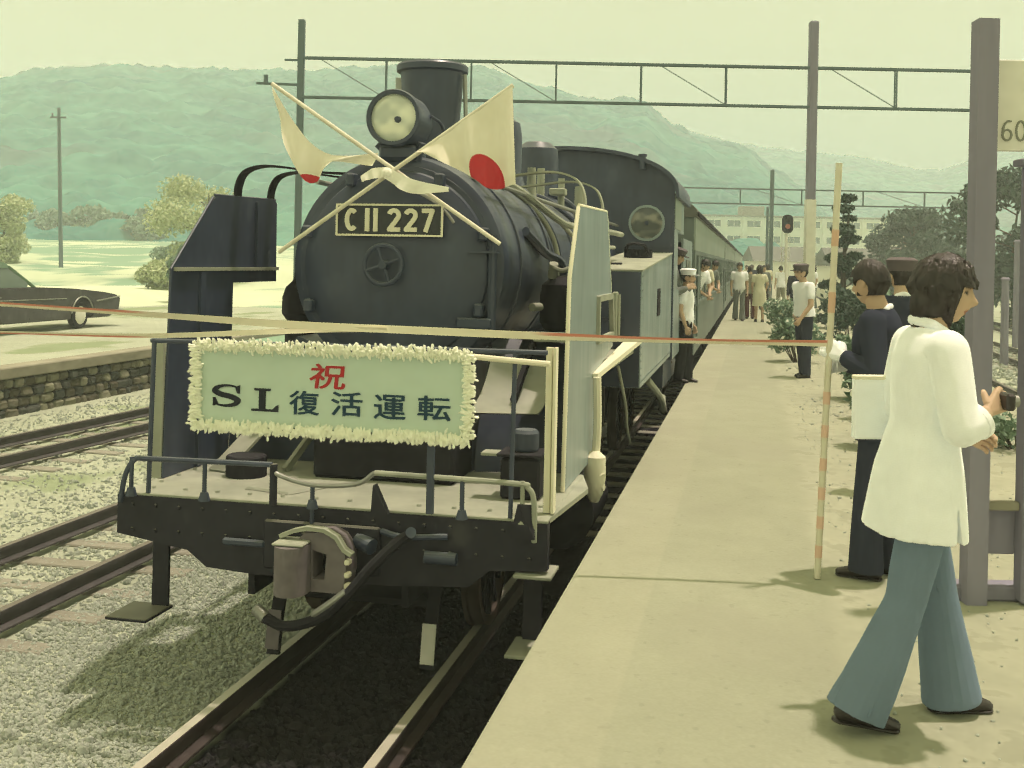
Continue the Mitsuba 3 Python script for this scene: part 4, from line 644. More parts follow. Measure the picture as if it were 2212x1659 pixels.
# ---------------------------------------------------------------- passenger coaches
def coach(i, y0, label):
    k = thing('passenger_coach', label, 'railway coach', 'coaches behind the engine'); Ln = 19.4
    for s in (-1, 1):
        x0, x1 = (1.37, 1.40) if s > 0 else (-1.40, -1.37)
        q = Polygon([(y0, 1.0), (y0 + Ln, 1.0), (y0 + Ln, 2.78), (y0, 2.78)]); hs = []
        ws = [y0 + 1.9 + j * 1.42 for j in range(11)]
        for w0 in ws: hs.append(Polygon([(w0, 1.92), (w0 + 1.05, 1.92), (w0 + 1.05, 2.70), (w0, 2.70)]))
        for d0 in (y0 + .45, y0 + Ln - 1.25): hs.append(Polygon([(d0, 1.92), (d0 + .75, 1.92), (d0 + .75, 2.70), (d0, 2.70)]))
        obj('side', extr(q.difference(unary_union(hs)), 'x', x0, x1), 'm_coach', k)
        obj('letterboard', box(x0, x1, y0, y0 + Ln, 2.78, 3.38), 'm_coachpale', k)
        obj('belt_rail', box(x0 + s * .01, x1 + s * .02, y0, y0 + Ln, 1.82, 1.88), 'm_coach', k)
        if s > 0:
            for w0 in ws: obj('window', cat_([box(1.372, 1.376, w0, w0 + 1.05, 2.3 if (i + int(w0)) % 3 else 1.92, 2.70), box(1.378, 1.398, w0, w0 + 1.05, 2.28, 2.32), box(1.378, 1.41, w0 - .03, w0, 1.9, 2.72)]), 'm_window', k)
            for d0 in (y0 + .45, y0 + Ln - 1.25): obj('door', cat_([box(1.345, 1.365, d0, d0 + .75, 1.05, 2.74), cyl((1.43, d0 - .06, 1.3), (1.43, d0 - .06, 2.4), .016)]), 'm_coach', k)
    obj('roof', extr(Polygon(archpoly(1.43, 3.34, 3.40, 3.78, 20)), 'y', y0 - .05, y0 + Ln + .05), 'm_roofgrey', k)
    objs('gutter', ([box(s * 1.435 - .02, s * 1.435 + .02, y0 - .05, y0 + Ln + .05, 3.36, 3.43) for s in (-1, 1)]), 'm_under', k)
    objs('end_wall', ([box(-1.37, 1.37, y0, y0 + .05, 1.0, 3.36), box(-1.37, 1.37, y0 + Ln - .05, y0 + Ln, 1.0, 3.36)]), 'm_coach', k)
    obj('interior', cat_([box(-.4, .4, y0 + .1, y0 + Ln - .1, 1.1, 3.3), box(-1.33, 1.33, y0 + .1, y0 + Ln - .1, 1.02, 1.1)]), 'm_dark', k)
    objs('bogie', ([box(-1.2, 1.2, y0 + c - 1.4, y0 + c + 1.4, .35, .95, .05) for c in (3, Ln - 3)] + [box(-1.3, 1.3, y0 + 6, y0 + Ln - 6, .5, .98, .05)]), 'm_under', k)
coach(0, 19.2, 'first pale green passenger coach, coupled behind the engine bunker'); coach(1, 39.4, 'second passenger coach along the platform'); coach(2, 59.6, 'third passenger coach far along the platform'); coach(3, 79.8, 'last passenger coach at the far end of the platform')
# ---------------------------------------------------------------- gantries, poles, signal, buildings, wagon, sign
def cw_(X, Z, z): p = EYE + RGT * X + FWD * Z; return np.array([p[0], p[1], z])
def incam(m):
    """a mesh modelled with x to the right of the view axis and y along it, turned to its place (things that stand square to neither track)"""
    v = np.array(m.vertices); w = EYE * [1, 1, 0] + v[:, :1] * RGT + v[:, 1:2] * FWD; w[:, 2] = v[:, 2]; return trimesh.Trimesh(w, m.faces, process=False)
def gantry(label, Z, X0, X1, posts, zt, zb, step, first, wp, th):
    k = thing('catenary_gantry', label, 'catenary gantry')
    for X, top, foot, w, lo in posts:
        p = obj('post', incam(box(X - w / 2, X + w / 2, Z - w / 2, Z + w / 2, foot, top, w * .12)), 'm_wood' if lo else 'm_gantry', k)
        if lo: obj('white_paint', incam(box(X - w / 2 - .012, X + w / 2 + .012, Z - w / 2 - .012, Z + w / 2 + .012, foot, lo, .01)), 'm_white', p)
    for z in (zt, zb): objs('chord', ([bar(cw_(X0, Z + d, z), cw_(X1, Z + d, z), th, th) for d in (-.06, .06)]), 'm_gantry', k)
    xs = np.arange(first, X1, step)
    for i, X in enumerate(xs):
        obj('upright', cat_([bar(cw_(X, Z + d, zb), cw_(X, Z + d, zt), th * .7, th * .7, (1, 0, 0)) for d in (-.06, .06)] + [bar(cw_(X, Z - .06, z), cw_(X, Z + .06, z), th * .6, th * .6) for z in (zb, zt)]), 'm_gantry', k)
        if i % 2 == 0 and i + 1 < len(xs): obj('brace', bar(cw_(X - step * .8, Z - .06, zt), cw_(X, Z - .06, zb), th * .35, th * .35), 'm_gantry', k)
    return k
g1 = gantry('nearer overhead wire gantry crossing the tracks above the engine', 24.0, -4.62, 12.6, [(-4.55, 7.62, -.2, .14, 0), (6.42, 7.8, .92, .185, 3.98), (12.3, 7.7, -.2, .18, 0)], 6.80, 5.96, 1.82, -2.72, .16, .045)
objs('side_arm', ([bar(cw_(-4.55, 24, 6.22), cw_(-5.5, 24, 6.24), .05, .05), cyl(cw_(-5.3, 24, 6.24), cw_(-5.3, 24, 6.42), .05, n=8), bar(cw_(-4.55, 24, 6.75), cw_(-4.9, 24, 6.75), .04, .04)]), 'm_gantry', g1)
gantry('far overhead wire gantry beyond the coaches', 62.0, 7.0, 27, [(14.45, 7.9, .92, .20, 0), (8.0, 7.4, -.2, .2, 0), (26, 7.4, -.2, .2, 0)], 6.80, 5.97, 3.4, 9.3, .14, .07)
up_ = thing('utility_pole', 'thin dark utility pole standing alone in the field on the left', 'pole')
obj('shaft', cyl(cw_(-31.2, 78, .6), cw_(-31.6, 78, 12.6), .15, .11, 10), 'm_gantry', up_); obj('cross_arm', cat_([bar(cw_(-32.1, 77.8, 11.9), cw_(-31.0, 77.8, 11.9), .1, .1), cyl(cw_(-31.95, 77.8, 11.9), cw_(-31.95, 77.8, 12.2), .06, n=6)]), 'm_gantry', up_)
lp = thing('platform_post', 'thin dark post beside the taller gantry post on the far platform', 'post')
obj('shaft', cyl(cw_(14.02, 61, .92), cw_(14.0, 61, 5.7), .085, .07, 8), 'm_gantry', lp); obj('cap', cyl(cw_(14.0, 61, 5.7), cw_(14.0, 61, 5.8), .11, .05, 8), 'm_gantry', lp)
for i, (px, Z, h) in enumerate(((2172, 32, 2.3), (2196, 40, 3.6))):
    X = (px - 1100) / 2419 * Z; k = thing('yard_post', ('short', 'tall')[i] + ' dark wooden post standing between the right hand yard tracks', 'post')
    obj('shaft', cyl(cw_(X, Z, -.3), cw_(X, Z, h), .12, .10, 10), 'm_wood', k); obj('cap', cyl(cw_(X, Z, h), cw_(X, Z, h + .06), .14, .08, 10), 'm_wood', k)
X = (2137 - 1094) / 2419 * 30; k = thing('marker_post', 'small white marker post beside the yard track', 'post'); obj('shaft', incam(box(X - .05, X + .05, 29.95, 30.05, -.2, .62, .02)), 'm_white', k); obj('cap', incam(box(X - .06, X + .06, 29.94, 30.06, .62, .68, .02)), 'm_white', k)
sg = thing('railway_signal', 'round topped dark signal head with a reddish lens on a pale post', 'signal')
sx, sz_ = 11.1, 4.25
obj('post', cyl(cw_(sx, 45, .92), cw_(sx, 45, sz_ + .1), .06, n=12), 'm_white', sg)
hd = obj('signal_head', incam(extr(Polygon([(sx - .03, sz_ - .18), (sx + .03, sz_ - .18), (sx + .03, sz_ + .18), (sx - .03, sz_ + .18)]).buffer(.19), 'y', 44.80, 44.86)), 'm_under', sg)
mat('m_signalred', (0.36, 0.13, 0.10), .4)
obj('lens', incam(cyl((sx, 44.80, sz_ - .10), (sx, 44.77, sz_ - .10), .10, n=20)), 'm_signalred', sg); obj('hood', incam(cyl((sx, 44.80, sz_ + .20), (sx, 44.70, sz_ + .20), .11, n=20)), 'm_dark', sg)
obj('ladder', incam(cat_([box(sx - .15 - .01, sx - .15 + .01, 45.1, 45.12, .92, 4.0), box(sx + .14, sx + .16, 45.1, 45.12, .92, 4.0)] + [box(sx - .15, sx + .15, 45.1, 45.12, z, z + .02) for z in np.arange(1.1, 4, .3)])), 'm_white', sg)
# apartment block
ab = thing('apartment_block', 'long white four storey building with rows of windows at the end of the tracks', 'building')
AX0, AX1, AZ = 20.0, 74.0, 200.0
obj('wall', incam(box(AX0, AX1, AZ, AZ + 10, -.3, 11.3)), 'm_wall', ab, smooth=False)
obj('roof', incam(cat_([box(AX0 - .3, AX1 + .3, AZ - .35, AZ + 10.3, 11.3, 11.6), box(AX0 + 22, AX0 + 26, AZ + 3, AZ + 7, 11.6, 13.4)])), 'm_concrete', ab, smooth=False)
for zc in (10.1, 7.35, 4.6, 1.9):
    for X in np.arange(AX0 + 2.2, AX1 - 1, 3.55):
        w_ = obj('window', incam(box(X - 1.15, X + 1.15, AZ - .04, AZ - .012, zc - .55, zc + .55)), 'm_window', ab, smooth=False)
        obj('frame', incam(cat_([box(X - .04, X + .04, AZ - .08, AZ - .041, zc - .55, zc + .55), box(X - 1.25, X + 1.25, AZ - .14, AZ - .011, zc - .68, zc - .56)])), 'm_wall', w_, smooth=False)
for X in np.arange(AX0 + .4, AX1, 7.1): obj('pilaster', incam(box(X - .2, X + .2, AZ - .3, AZ - .011, -.3, 11.28)), 'm_wall', ab, smooth=False)
def house(label, X, Z, w, d, h, rz, z0=-.3, roof='m_roofgrey', cat='house', name='house'):
    k = thing(name, label, cat); obj('wall', incam(box(X - w / 2, X + w / 2, Z, Z + d, z0, z0 + h)), 'm_wall', k, smooth=False)
    r = hull(np.array([[X - w / 2 - .4, Z - .4, z0 + h], [X + w / 2 + .4, Z - .4, z0 + h], [X - w / 2 - .4, Z + d + .4, z0 + h], [X + w / 2 + .4, Z + d + .4, z0 + h], [X - w / 2 - .2, Z + d / 2, z0 + h + rz], [X + w / 2 + .2, Z + d / 2, z0 + h + rz]]))
    obj('roof', incam(r), roof, k, smooth=False)
    for xx in np.linspace(X - w * .3, X + w * .3, max(2, int(w / 2.2))):
        obj('window', incam(cat_([box(xx - .55, xx + .55, Z - .03, Z - .01, z0 + h * .45, z0 + h * .8)])), 'm_window', k, smooth=False)
    return k
house('low pale house with a grey roof left of the dark trees', 31.5, 96, 7.5, 6, 3.0, 1.6); house('second low house further right, half hidden by trees', 41, 104, 8.5, 6, 3.2, 1.8)
house('pale house with grey roof behind the crowd', 29.0, 118, 6, 6, 3.4, 1.6)
# car parked on the goods platform
mat('m_carpaint', grime((0.045, 0.042, 0.050), dust=(0.12, 0.12, 0.10), amount=0.7), 0.3, spec=.6, coat=.5)
wg = thing('parked_car', 'dark saloon car with pale hubcap parked on the goods platform at the left edge', 'car')
bd = Polygon([(18.9, .95), (18.8, 1.32), (19.2, 1.62), (20.0, 1.68), (23.9, 1.68), (25.4, 1.62), (26.7, 1.51), (27.3, 1.43), (27.5, 1.33), (27.42, 1.0), (27.0, .84), (19.3, .84)]).buffer(-.05).buffer(.05)
wh_ = [(25.7, .95), (20.7, .95)]
lo = bd.difference(unary_union([Point(c).buffer(.45, 24) for c in wh_])); ms = [extr(lo.buffer(-i_), 'x', -15.97 - w_, -14.47 + w_) for i_, w_ in ((0, 0), (.015, .035), (.035, .055), (.06, .066), (.10, .074))]
obj('body', cat_(ms), 'm_carpaint', wg)
def cabin(pts, inset, rd=.12):
    q = Polygon(pts).buffer(-rd, 8).buffer(rd, 8); c = np.array(q.exterior.coords)[:-1]; h = .735 - inset - .20 * (np.maximum(c[:, 1] - 1.66, 0) / .6) ** 1.3
    return hull(np.stack([-15.22 + h, c[:, 0], c[:, 1]], 1), np.stack([-15.22 - h, c[:, 0], c[:, 1]], 1))
obj('window', cabin([(19.9, 1.66), (23.9, 1.66), (23.05, 2.24), (20.75, 2.24)], .02), 'm_window', wg); obj('roof', cabin([(20.55, 2.14), (23.30, 2.14), (22.95, 2.27), (20.85, 2.27)], 0, .05), 'm_roofgreen', wg)
for y0, y1 in ((23.86, 23.1), (22.2, 22.2), (20.02, 20.75)): obj('pillar', bar((-14.50, y0, 1.67), (-14.665, y1, 2.17), .05, .06), 'm_roofgreen', wg)
objs('door_gap', [box(-14.404, -14.397, y - .006, y + .006, .92, 1.60) for y in (22.2, 23.55)], 'm_dark', wg); obj('door_handle', box(-14.40, -14.38, 22.35, 22.5, 1.45, 1.475, .006), 'm_steel', wg)
for c in wh_:
    w_ = obj('wheel', lathe([(.20, -.02), (.30, -.03), (.345, .01), (.35, .06), (.33, .16), (.2, .17)], (-14.62, c[0], c[1] - .02), (1, 0, 0), 32), 'm_under', wg)
    obj('hubcap', lathe([(.235, .165), (.20, .19), (.10, .205), (.01, .21)], (-14.62, c[0], c[1] - .02), (1, 0, 0), 28), 'm_white', w_)
    obj('arch_trim', tube([(-14.395, c[0] + .46 * math.cos(a), c[1] + .46 * math.sin(a)) for a in np.linspace(.1, math.pi - .1, 20)], .020), 'm_steel', wg)
obj('trim_strip', cat_([tube([(-14.39, 19.3, 1.40), (-14.39, 25.0, 1.38)], .012), tube([(-14.39, 26.3, 1.28), (-14.39, 27.4, 1.38)], .018)]), 'm_steel', wg)
obj('bumper', tube(curve([(-14.35, 27.1, .98), (-14.40, 27.5, .99), (-14.8, 27.62, .99), (-15.6, 27.62, .99), (-16.0, 27.5, .99)]), .05), 'm_steel', wg)
obj('headlight', cyl((-14.65, 27.40, 1.28), (-14.65, 27.52, 1.28), .10, n=20), 'm_lens', wg)
# sign posts at the right edge
sb = thing('sign_board', 'pale board numbered 60 on a dark wooden post right of the walking woman', 'sign board')
Zs = 5.43
P0 = cw_((2112 - 1106 + 9) / 2419 * Zs, Zs, .92); P1 = cw_((2119 - 1106 - 15) / 2419 * Zs + .045, Zs, 3.745)
pst = obj('post', bar(P0, P1, .098, .098, tuple(FWD)), 'm_wood', sb)
xb0 = 2.30
obj('board', incam(box(xb0 + .025, xb0 + .52, Zs + .02, Zs + .045, 3.115, 3.56, .004)), 'm_white', sb)
dig = unary_union([LineString(arc(.25, .28, .22, .26, 0, 360, 30)).buffer(.045), LineString([(.03, .30), (.05, .6), (.14, .85), (.28, .98), (.42, .96)]).buffer(.045)])
zero = LineString(arc(.25, .5, .22, .48, 0, 360, 30)).buffer(.045)
num = unary_union([dig, affinity.translate(zero, .68, 0)])
mat('m_greyink', (0.22, 0.23, 0.19), .8)
obj('lettering', incam(extr(affinity.translate(affinity.scale(num, .098, .098, origin=(0, 0)), 2.382, 3.165), 'y', Zs + .012, Zs + .021)), 'm_greyink', sb, smooth=False)
lf = thing('post_fence', 'weathered low fence rail and dark plank between two posts at the right edge', 'fence')
obj('post', incam(cat_([box(2.492, 2.62, Zs - .05, Zs + .05, .93, 3.04, .01)])), 'm_wood', lf); obj('post_cap', incam(box(2.455, 2.66, Zs - .06, Zs + .06, 3.04, 3.075, .006)), 'm_wood', lf)
obj('rail', incam(box(2.318, 2.49, Zs - .02, Zs + .03, 1.372, 1.415, .006)), 'm_concrete', lf)
obj('plank', incam(box(2.30, 2.49, Zs + .03, Zs + .06, 1.150, 1.368, .006)), 'm_wood', lf)
obj('base_beam', incam(box(2.20, 3.1, Zs + .02, Zs + .14, .92, .998, .012)), 'm_wood', lf)
# ---------------------------------------------------------------- people
mat('m_skin', {'type': 'mesh_attribute', 'name': 'vertex_color'}, .55, spec=.3)
def clothmat(key, c, s=16):
    mat(key, lambda p, n, uv: mi.Color3f(c) * (0.93 + 0.10 * fbm(p.x * s, p.y * s, p.z * s, 3) + 0.05 * noise(p.x * 260, p.y * 260, p.z * 260)), .9, spec=.1)
clothmat('c_white', (.87, .90, .94)); clothmat('c_cream', (.66, .65, .50)); clothmat('c_suit', (.036, .042, .066)); clothmat('c_denim', (.15, .205, .28), 9)
clothmat('c_grey', (.17, .19, .18)); clothmat('c_maroon', (.10, .035, .035)); clothmat('c_black', (.018, .018, .022)); clothmat('c_khaki', (.24, .24, .18))
mat('c_hair', lambda p, n, uv: mi.Color3f(.018, .014, .014) * (0.6 + 1.2 * noise(p.x * 60, p.y * 60, p.z * 14)), .38, spec=.5, bump=(lambda p, n, uv: fbm(p.x * 160, p.y * 160, p.z * 22, 2), .006, 1e-3))
mat('c_shoe', (.02, .016, .016), .35); mat('c_shoetan', (.16, .10, .07), .5); mat('c_cap', (.10, .085, .095), .8)
SPH = {}
def sph(p, r, n=12):
    if n not in SPH: SPH[n] = np.array(trimesh.creation.uv_sphere(1.0, count=[n // 2 + 1, n]).vertices)
    rr = np.asarray(r, float); return SPH[n] * rr + np.asarray(p, float)
def hl_(*a): return m3.Manifold.hull_points(np.vstack(a).astype(np.float32))
def chain(pts, rs): return [hl_(sph(pts[i], rs[i]), sph(pts[i + 1], rs[i + 1])) for i in range(len(pts) - 1)]
def union(ms): return m3.Manifold.batch_boolean(ms, m3.OpType.Add)
def soft(m, L_, it=8, wr=0.0, seed=0, fr=(10, 10, 2.4)):
    t = tm(m.refine_to_length(L_)); t = trimesh.Trimesh(t.vertices, t.faces, process=True)
    trimesh.smoothing.filter_taubin(t, lamb=.5, nu=.52, iterations=it)
    if wr:
        v = np.array(t.vertices); q = v * fr; t.vertices = v + t.vertex_normals * ((meshkit.fbm(q, 3, seed) - .5) * 2 * wr)[:, None]
    return t
def rotz(a): c, s = math.cos(a), math.sin(a); return np.array([[c, -s, 0], [s, c, 0], [0, 0, 1]])
def roty(a): c, s = math.cos(a), math.sin(a); return np.array([[c, 0, s], [0, 1, 0], [-s, 0, c]])
def head_mesh(sub, puff=0.0, nose=True):
    m = trimesh.creation.icosphere(sub); d = np.array(m.vertices); x, y, z = d.T
    v = d * [.098, .077, .118]
    low = np.clip(-z, 0, 1); v[:, 1] *= 1 - .30 * low ** 1.5; v[:, 0] -= np.where(x < 0, -.030 * low * np.abs(x), 0) * -1 * -1
    v[:, 0] += np.where(x > 0, .012 * low, .038 * low * np.abs(x)); v[:, 0] += .004 * np.exp(-((z - .25) / .12) ** 2) * (x > .5)
    if nose:
        Y, Z = v[:, 1], v[:, 2]; f = x > .3
        v[:, 0] += f * (.026 * np.exp(-(Y / .011) ** 2) * np.exp(-((Z + .030) / .017) ** 2) + .012 * np.exp(-(Y / .010) ** 2) * np.exp(-((Z + .006) / .022) ** 2))
        v[:, 0] -= f * .009 * (np.exp(-((Y - .032) / .015) ** 2) + np.exp(-((Y + .032) / .015) ** 2)) * np.exp(-((Z - .006) / .013) ** 2)
        v[:, 0] += f * .006 * np.exp(-(Y / .022) ** 2) * (np.exp(-((Z + .058) / .007) ** 2) + np.exp(-((Z + .072) / .007) ** 2)) - f * .004 * np.exp(-((Z + .065) / .004) ** 2) * np.exp(-(Y / .022) ** 2)
        v[:, 0] += f * .008 * np.exp(-(Y / .02) ** 2) * np.exp(-((Z + .104) / .014) ** 2)
    if puff: v = v + d * puff
    return trimesh.Trimesh(v, m.faces, process=False)
def hand(w, d, nrm, side, curl=.5, s=1.0):
    """palm, four fingers and a thumb; d: along the fingers, nrm: the way the palm faces, side: towards the thumb"""
    w, d, nrm, side = (np.asarray(q, float) for q in (w, d, nrm, side)); d /= np.linalg.norm(d); side = side - d * (side @ d); side /= np.linalg.norm(side); n = np.cross(d, side); nrm = n * np.sign(n @ nrm + 1e-9)
    ms = [hl_(sph(w, .021 * s), *[sph(w + d * .085 * s + side * o * s, .0125 * s) for o in (-.030, -.01, .012, .032)])]
    for o, l in ((-.032, .055), (-.011, .070), (.011, .076), (.032, .066)):
        p = w + d * .083 * s + side * o * s; a = .25 * curl; pts = [p]
        for f in (.45, .32, .23):
            p = p + (d * math.cos(a) + nrm * math.sin(a)) * l * f * s; pts.append(p); a += curl * .95
        ms += chain(pts, np.array([.0105, .010, .009, .0078]) * s)
    p = w + d * .025 * s + side * .022 * s; q = p + (d * .55 + side * .65 + nrm * .35) * .042 * s; ms += chain([p, q, q + (d * .8 + side * .1 + nrm * .45 * (1 + curl)) * .034 * s], np.array([.0145, .0115, .009]) * s)
    return ms
def person(label, x, y, z, heading, H=1.65, top=('c_white', 'short'), bottom=('c_suit', 'trousers'), hair='short', lean=0.0, hy=0.0, hp=0.0, hips=(0.06, -.06), knees=(.05, .05), arms=None, fine=False, shoe='c_shoe', hat=None, male=True, flare=0.0, hem=.80, group=None, tw=1.0, hands=True, glove=False, name='person', hem_flare=0.02, skin=(.50, .36, .25), vent=False):
    k = thing(name, label, 'person', group); s = H / 1.70; L_ = .018 if fine else .040; R = rotz(math.radians(heading)); o = np.array([x, y, z]); sw = .175 if male else .155
    def put(m):
        m = tm(m); return trimesh.Trimesh((np.array(m.vertices) * s) @ R.T + o, m.faces, process=False)
    hipz, legs = .88, []
    for i, sd in enumerate((1, -1)):
        h = np.array([0, sd * .088, hipz]); a, b = hips[i], knees[i]; kn = h + .42 * np.array([math.sin(a), 0, -math.cos(a)]); an = kn + .40 * np.array([math.sin(a - b), 0, -math.cos(a - b)]); legs.append([h, kn, an])
    drop = min(l[2][2] for l in legs) - .075
    for l in legs:
        for q in l: q[2] -= drop
    hz = hipz - drop; RL = roty(lean); piv = np.array([0, 0, hz])
    def up_(p): return piv + RL @ (np.asarray(p, float) - [0, 0, hipz])
    chest, nb, nt = up_([0.005, 0, 1.27]), up_([-.01, 0, 1.42]), up_([.012, 0, 1.50]); hc = up_([.030, 0, 1.585]); RH = RL @ rotz(hy) @ roty(hp)
    sh = [up_([-.005, sd * sw, 1.375]) for sd in (1, -1)]
    if arms is None: arms = [None, None]
    A = []
    for i, sd in enumerate((1, -1)):
        e, w = arms[i] if arms[i] is not None else ((-.03, sd * (sw + .055), 1.10), (.06, sd * (sw + .06), .86))
        A.append([sh[i], up_(e), up_(w)])
    ms = [hl_(sph(up_([0, .07, 1.34]), (.07, .075, .07)), sph(up_([0, -.07, 1.34]), (.07, .075, .07)), sph(up_([0, .04, 1.08]), (.07, .07, .07)), sph(up_([0, -.04, 1.08]), (.07, .07, .07))),
          hl_(sph(up_([0, .04, 1.08]), (.07, .07, .07)), sph(up_([0, -.04, 1.08]), (.07, .07, .07)), sph(up_([-.01, .06, .93]), (.085, .08, .08)), sph(up_([-.01, -.06, .93]), (.085, .08, .08))), hl_(sph(nb, .062), sph(nt, .054))]
    for l in legs: ms += chain(l, [.080, .055, .040])
    for i in (0, 1): ms += chain(A[i], [.052, .040, .027]) + [hl_(sph(A[i][0], .052), sph(up_([0, (1, -1)[i] * .08, 1.38]), .06))]
    core = soft(union(ms), L_, 6); hm = head_mesh(4 if fine else 3); hv = (np.array(hm.vertices) @ RH.T) + hc
    pieces = [man(core), man(trimesh.Trimesh(hv, hm.faces))]
    for sd in (1, -1): pieces.append(hl_(sph(np.array([-.005, sd * .074, -.005]) @ RH.T + hc, (.014, .010, .022)), sph(np.array([-.018, sd * .080, .008]) @ RH.T + hc, (.012, .008, .024))))
    if hands:
        for i, sd in enumerate((1, -1)):
            d = A[i][2] - A[i][1]; hd = hand(A[i][2] + d / np.linalg.norm(d) * .012, d, [0.2, -sd, -.1] if abs(d[2]) > abs(d[0]) else [0, -sd * .6, -1], [1, -.2 * sd, .2] if abs(d[2]) > abs(d[0]) else [0, -sd * .4, 1], .75)
            if glove: obj_g = hd
            pieces += hd
            if glove: GL_.append((k, hd))
    body = tm(union(pieces)); v = np.array(body.vertices); loc = (v - hc) @ RH; col = np.tile(np.array(skin), (len(v), 1))
    face = (np.abs(loc[:, 2]) < .13) & (np.abs(loc[:, 1]) < .09) & (loc[:, 0] > .04)
    def spot(y_, z_, ry, rz): return face & (((loc[:, 1] - y_) / ry) ** 2 + ((loc[:, 2] - z_) / rz) ** 2 < 1)
    for sd in (1, -1): col[spot(sd * .031, .005, .014, .006)] = (.03, .022, .02); col[spot(sd * .033, .026, .019, .0055)] = (.04, .03, .025)
    col[spot(0, -.064, .023, .009)] = (.34, .14, .11)
    scene_b = obj('body', put(body), 'm_skin', k, smooth=True, color=col)
    # trousers, skirt
    if bottom[1] == 'trousers':
        ms = [hl_(sph([-.012, .055, hz + .04], (.108, .088, .10)), sph([-.012, -.055, hz + .04], (.108, .088, .10)), sph(up_([-.005, .045, 1.01]), (.095, .08, .03)), sph(up_([-.005, -.045, 1.01]), (.095, .08, .03)))]
        for l in legs:
            kn, an = l[1], l[2]; ax = (an - kn) / np.linalg.norm(an - kn); f_ = np.array([ax[2] * -1, 0, ax[0]]); t = np.arange(20) * 2 * math.pi / 20; r1 = .072 + flare
            ring = lambda c, r: c + r * 1.12 * np.cos(t)[:, None] * f_ + r * np.sin(t)[:, None] * np.array([0, 1.0, 0])
            ms += [hl_(sph(l[0], .094), sph(kn, .078 if not flare else .074)), hl_(sph(kn, .078 if not flare else .074), ring(an + ax * (.028), r1), ring(an + ax * .034, r1))]
        obj('trousers', put(soft(union(ms), L_, 5, .009 if fine else .004, hash_(label))), bottom[0], k, smooth=True)
    # upper garment
    def ell(c, rx, ry, n=28, pw=.8):
        t = np.arange(n) * 2 * math.pi / n; cc, ss = np.cos(t), np.sin(t)
        return up_(c)[None] + (np.stack([rx * np.sign(cc) * np.abs(cc) ** pw, ry * np.sign(ss) * np.abs(ss) ** pw, 0 * t], 1)) @ RL.T
    hemz = hem if bottom[1] == 'trousers' else .47; wf = 1.0 if male else .90
    rings = [((-.012, 0, hemz), .118 + hem_flare + (.05 if bottom[1] != 'trousers' else 0), (.172 + hem_flare + (.03 if bottom[1] != 'trousers' else 0))), ((-.012, 0, .93), .140, .188), ((-.005, 0, 1.10), .122 if male else .106, .160 if male else .138), ((.004, 0, 1.24), .122, .172 * wf), ((0, 0, 1.34), .115, .178 * wf), ((-.01, 0, 1.405), .085, .145), ((-.012, 0, 1.445), .062, .072)]
    ms = [hl_(ell(rings[i][0], rings[i][1] * tw, rings[i][2]), ell(rings[i + 1][0], rings[i + 1][1] * tw, rings[i + 1][2])) for i in range(len(rings) - 1)]
    for i in (0, 1):
        a0, e, w = A[i]; ln = {'short': .62, 'elbow': 1.0, 'long': 2.0}[top[1]]; r0 = .072
        if ln <= 1: t_ = (e - a0) / np.linalg.norm(e - a0); ms += [hl_(sph(a0, r0), sph(a0 + (e - a0) * ln - t_ * .02, .064 if top[1] == 'elbow' else .066))]
        if top[1] == 'elbow':
            fd = (w - e) / np.linalg.norm(w - e); _, fa, fb = frame_of(fd); tt = np.arange(20) * 2 * math.pi / 20; ms.append(hl_(sph(e - t_ * .01, .064), e + fd * .085 + .066 * (np.cos(tt)[:, None] * fa + np.sin(tt)[:, None] * fb)))
        if ln > 1: ms += chain([a0, e, w - (w - e) * .06], [r0, .060, .046])
        ms += [hl_(sph(a0, r0), sph(up_([0, (1, -1)[i] * .09, 1.36]), .075))]
    gm = union(ms)
    if vent: gm = gm - hl_(np.array([[.035, -.4, hemz - .1], [.075, -.4, hemz - .1], [.055, -.4, hemz + .12], [.035, -.10, hemz - .1], [.075, -.10, hemz - .1], [.055, -.10, hemz + .12]]))
    tmh = soft(gm, L_, 5, .0055 if fine else .004, hash_(label) + 1)
    tk_ = obj({'short': 'shirt', 'elbow': 'jacket', 'long': 'jacket'}[top[1]] if bottom[1] == 'trousers' else 'dress', put(tmh), top[0], k, smooth=True)
    if top[1] == 'long': obj('collar', put(soft(union(chain([up_([-.055, .05, 1.44]), up_([-.068, 0, 1.455]), up_([-.055, -.05, 1.44])], [.016, .018, .016])), .02, 3)), 'c_white', k, smooth=True)
    if top[1] == 'elbow':
        obj('collar', put(soft(union(chain([up_([.045, .055, 1.43]), up_([-.03, .072, 1.462]), up_([-.072, 0, 1.472]), up_([-.03, -.072, 1.462]), up_([.045, -.055, 1.43])], [.013, .017, .020, .017, .013])), .012, 3)), top[0], k, smooth=True)
        for i in (0, 1):
            a0, e, w = A[i]; fd = (w - e) / np.linalg.norm(w - e); obj('cuff', put(lathe([(.063, .066), (.0695, .068), (.0700, .090), (.063, .092)], e, fd, 28)), top[0], k)
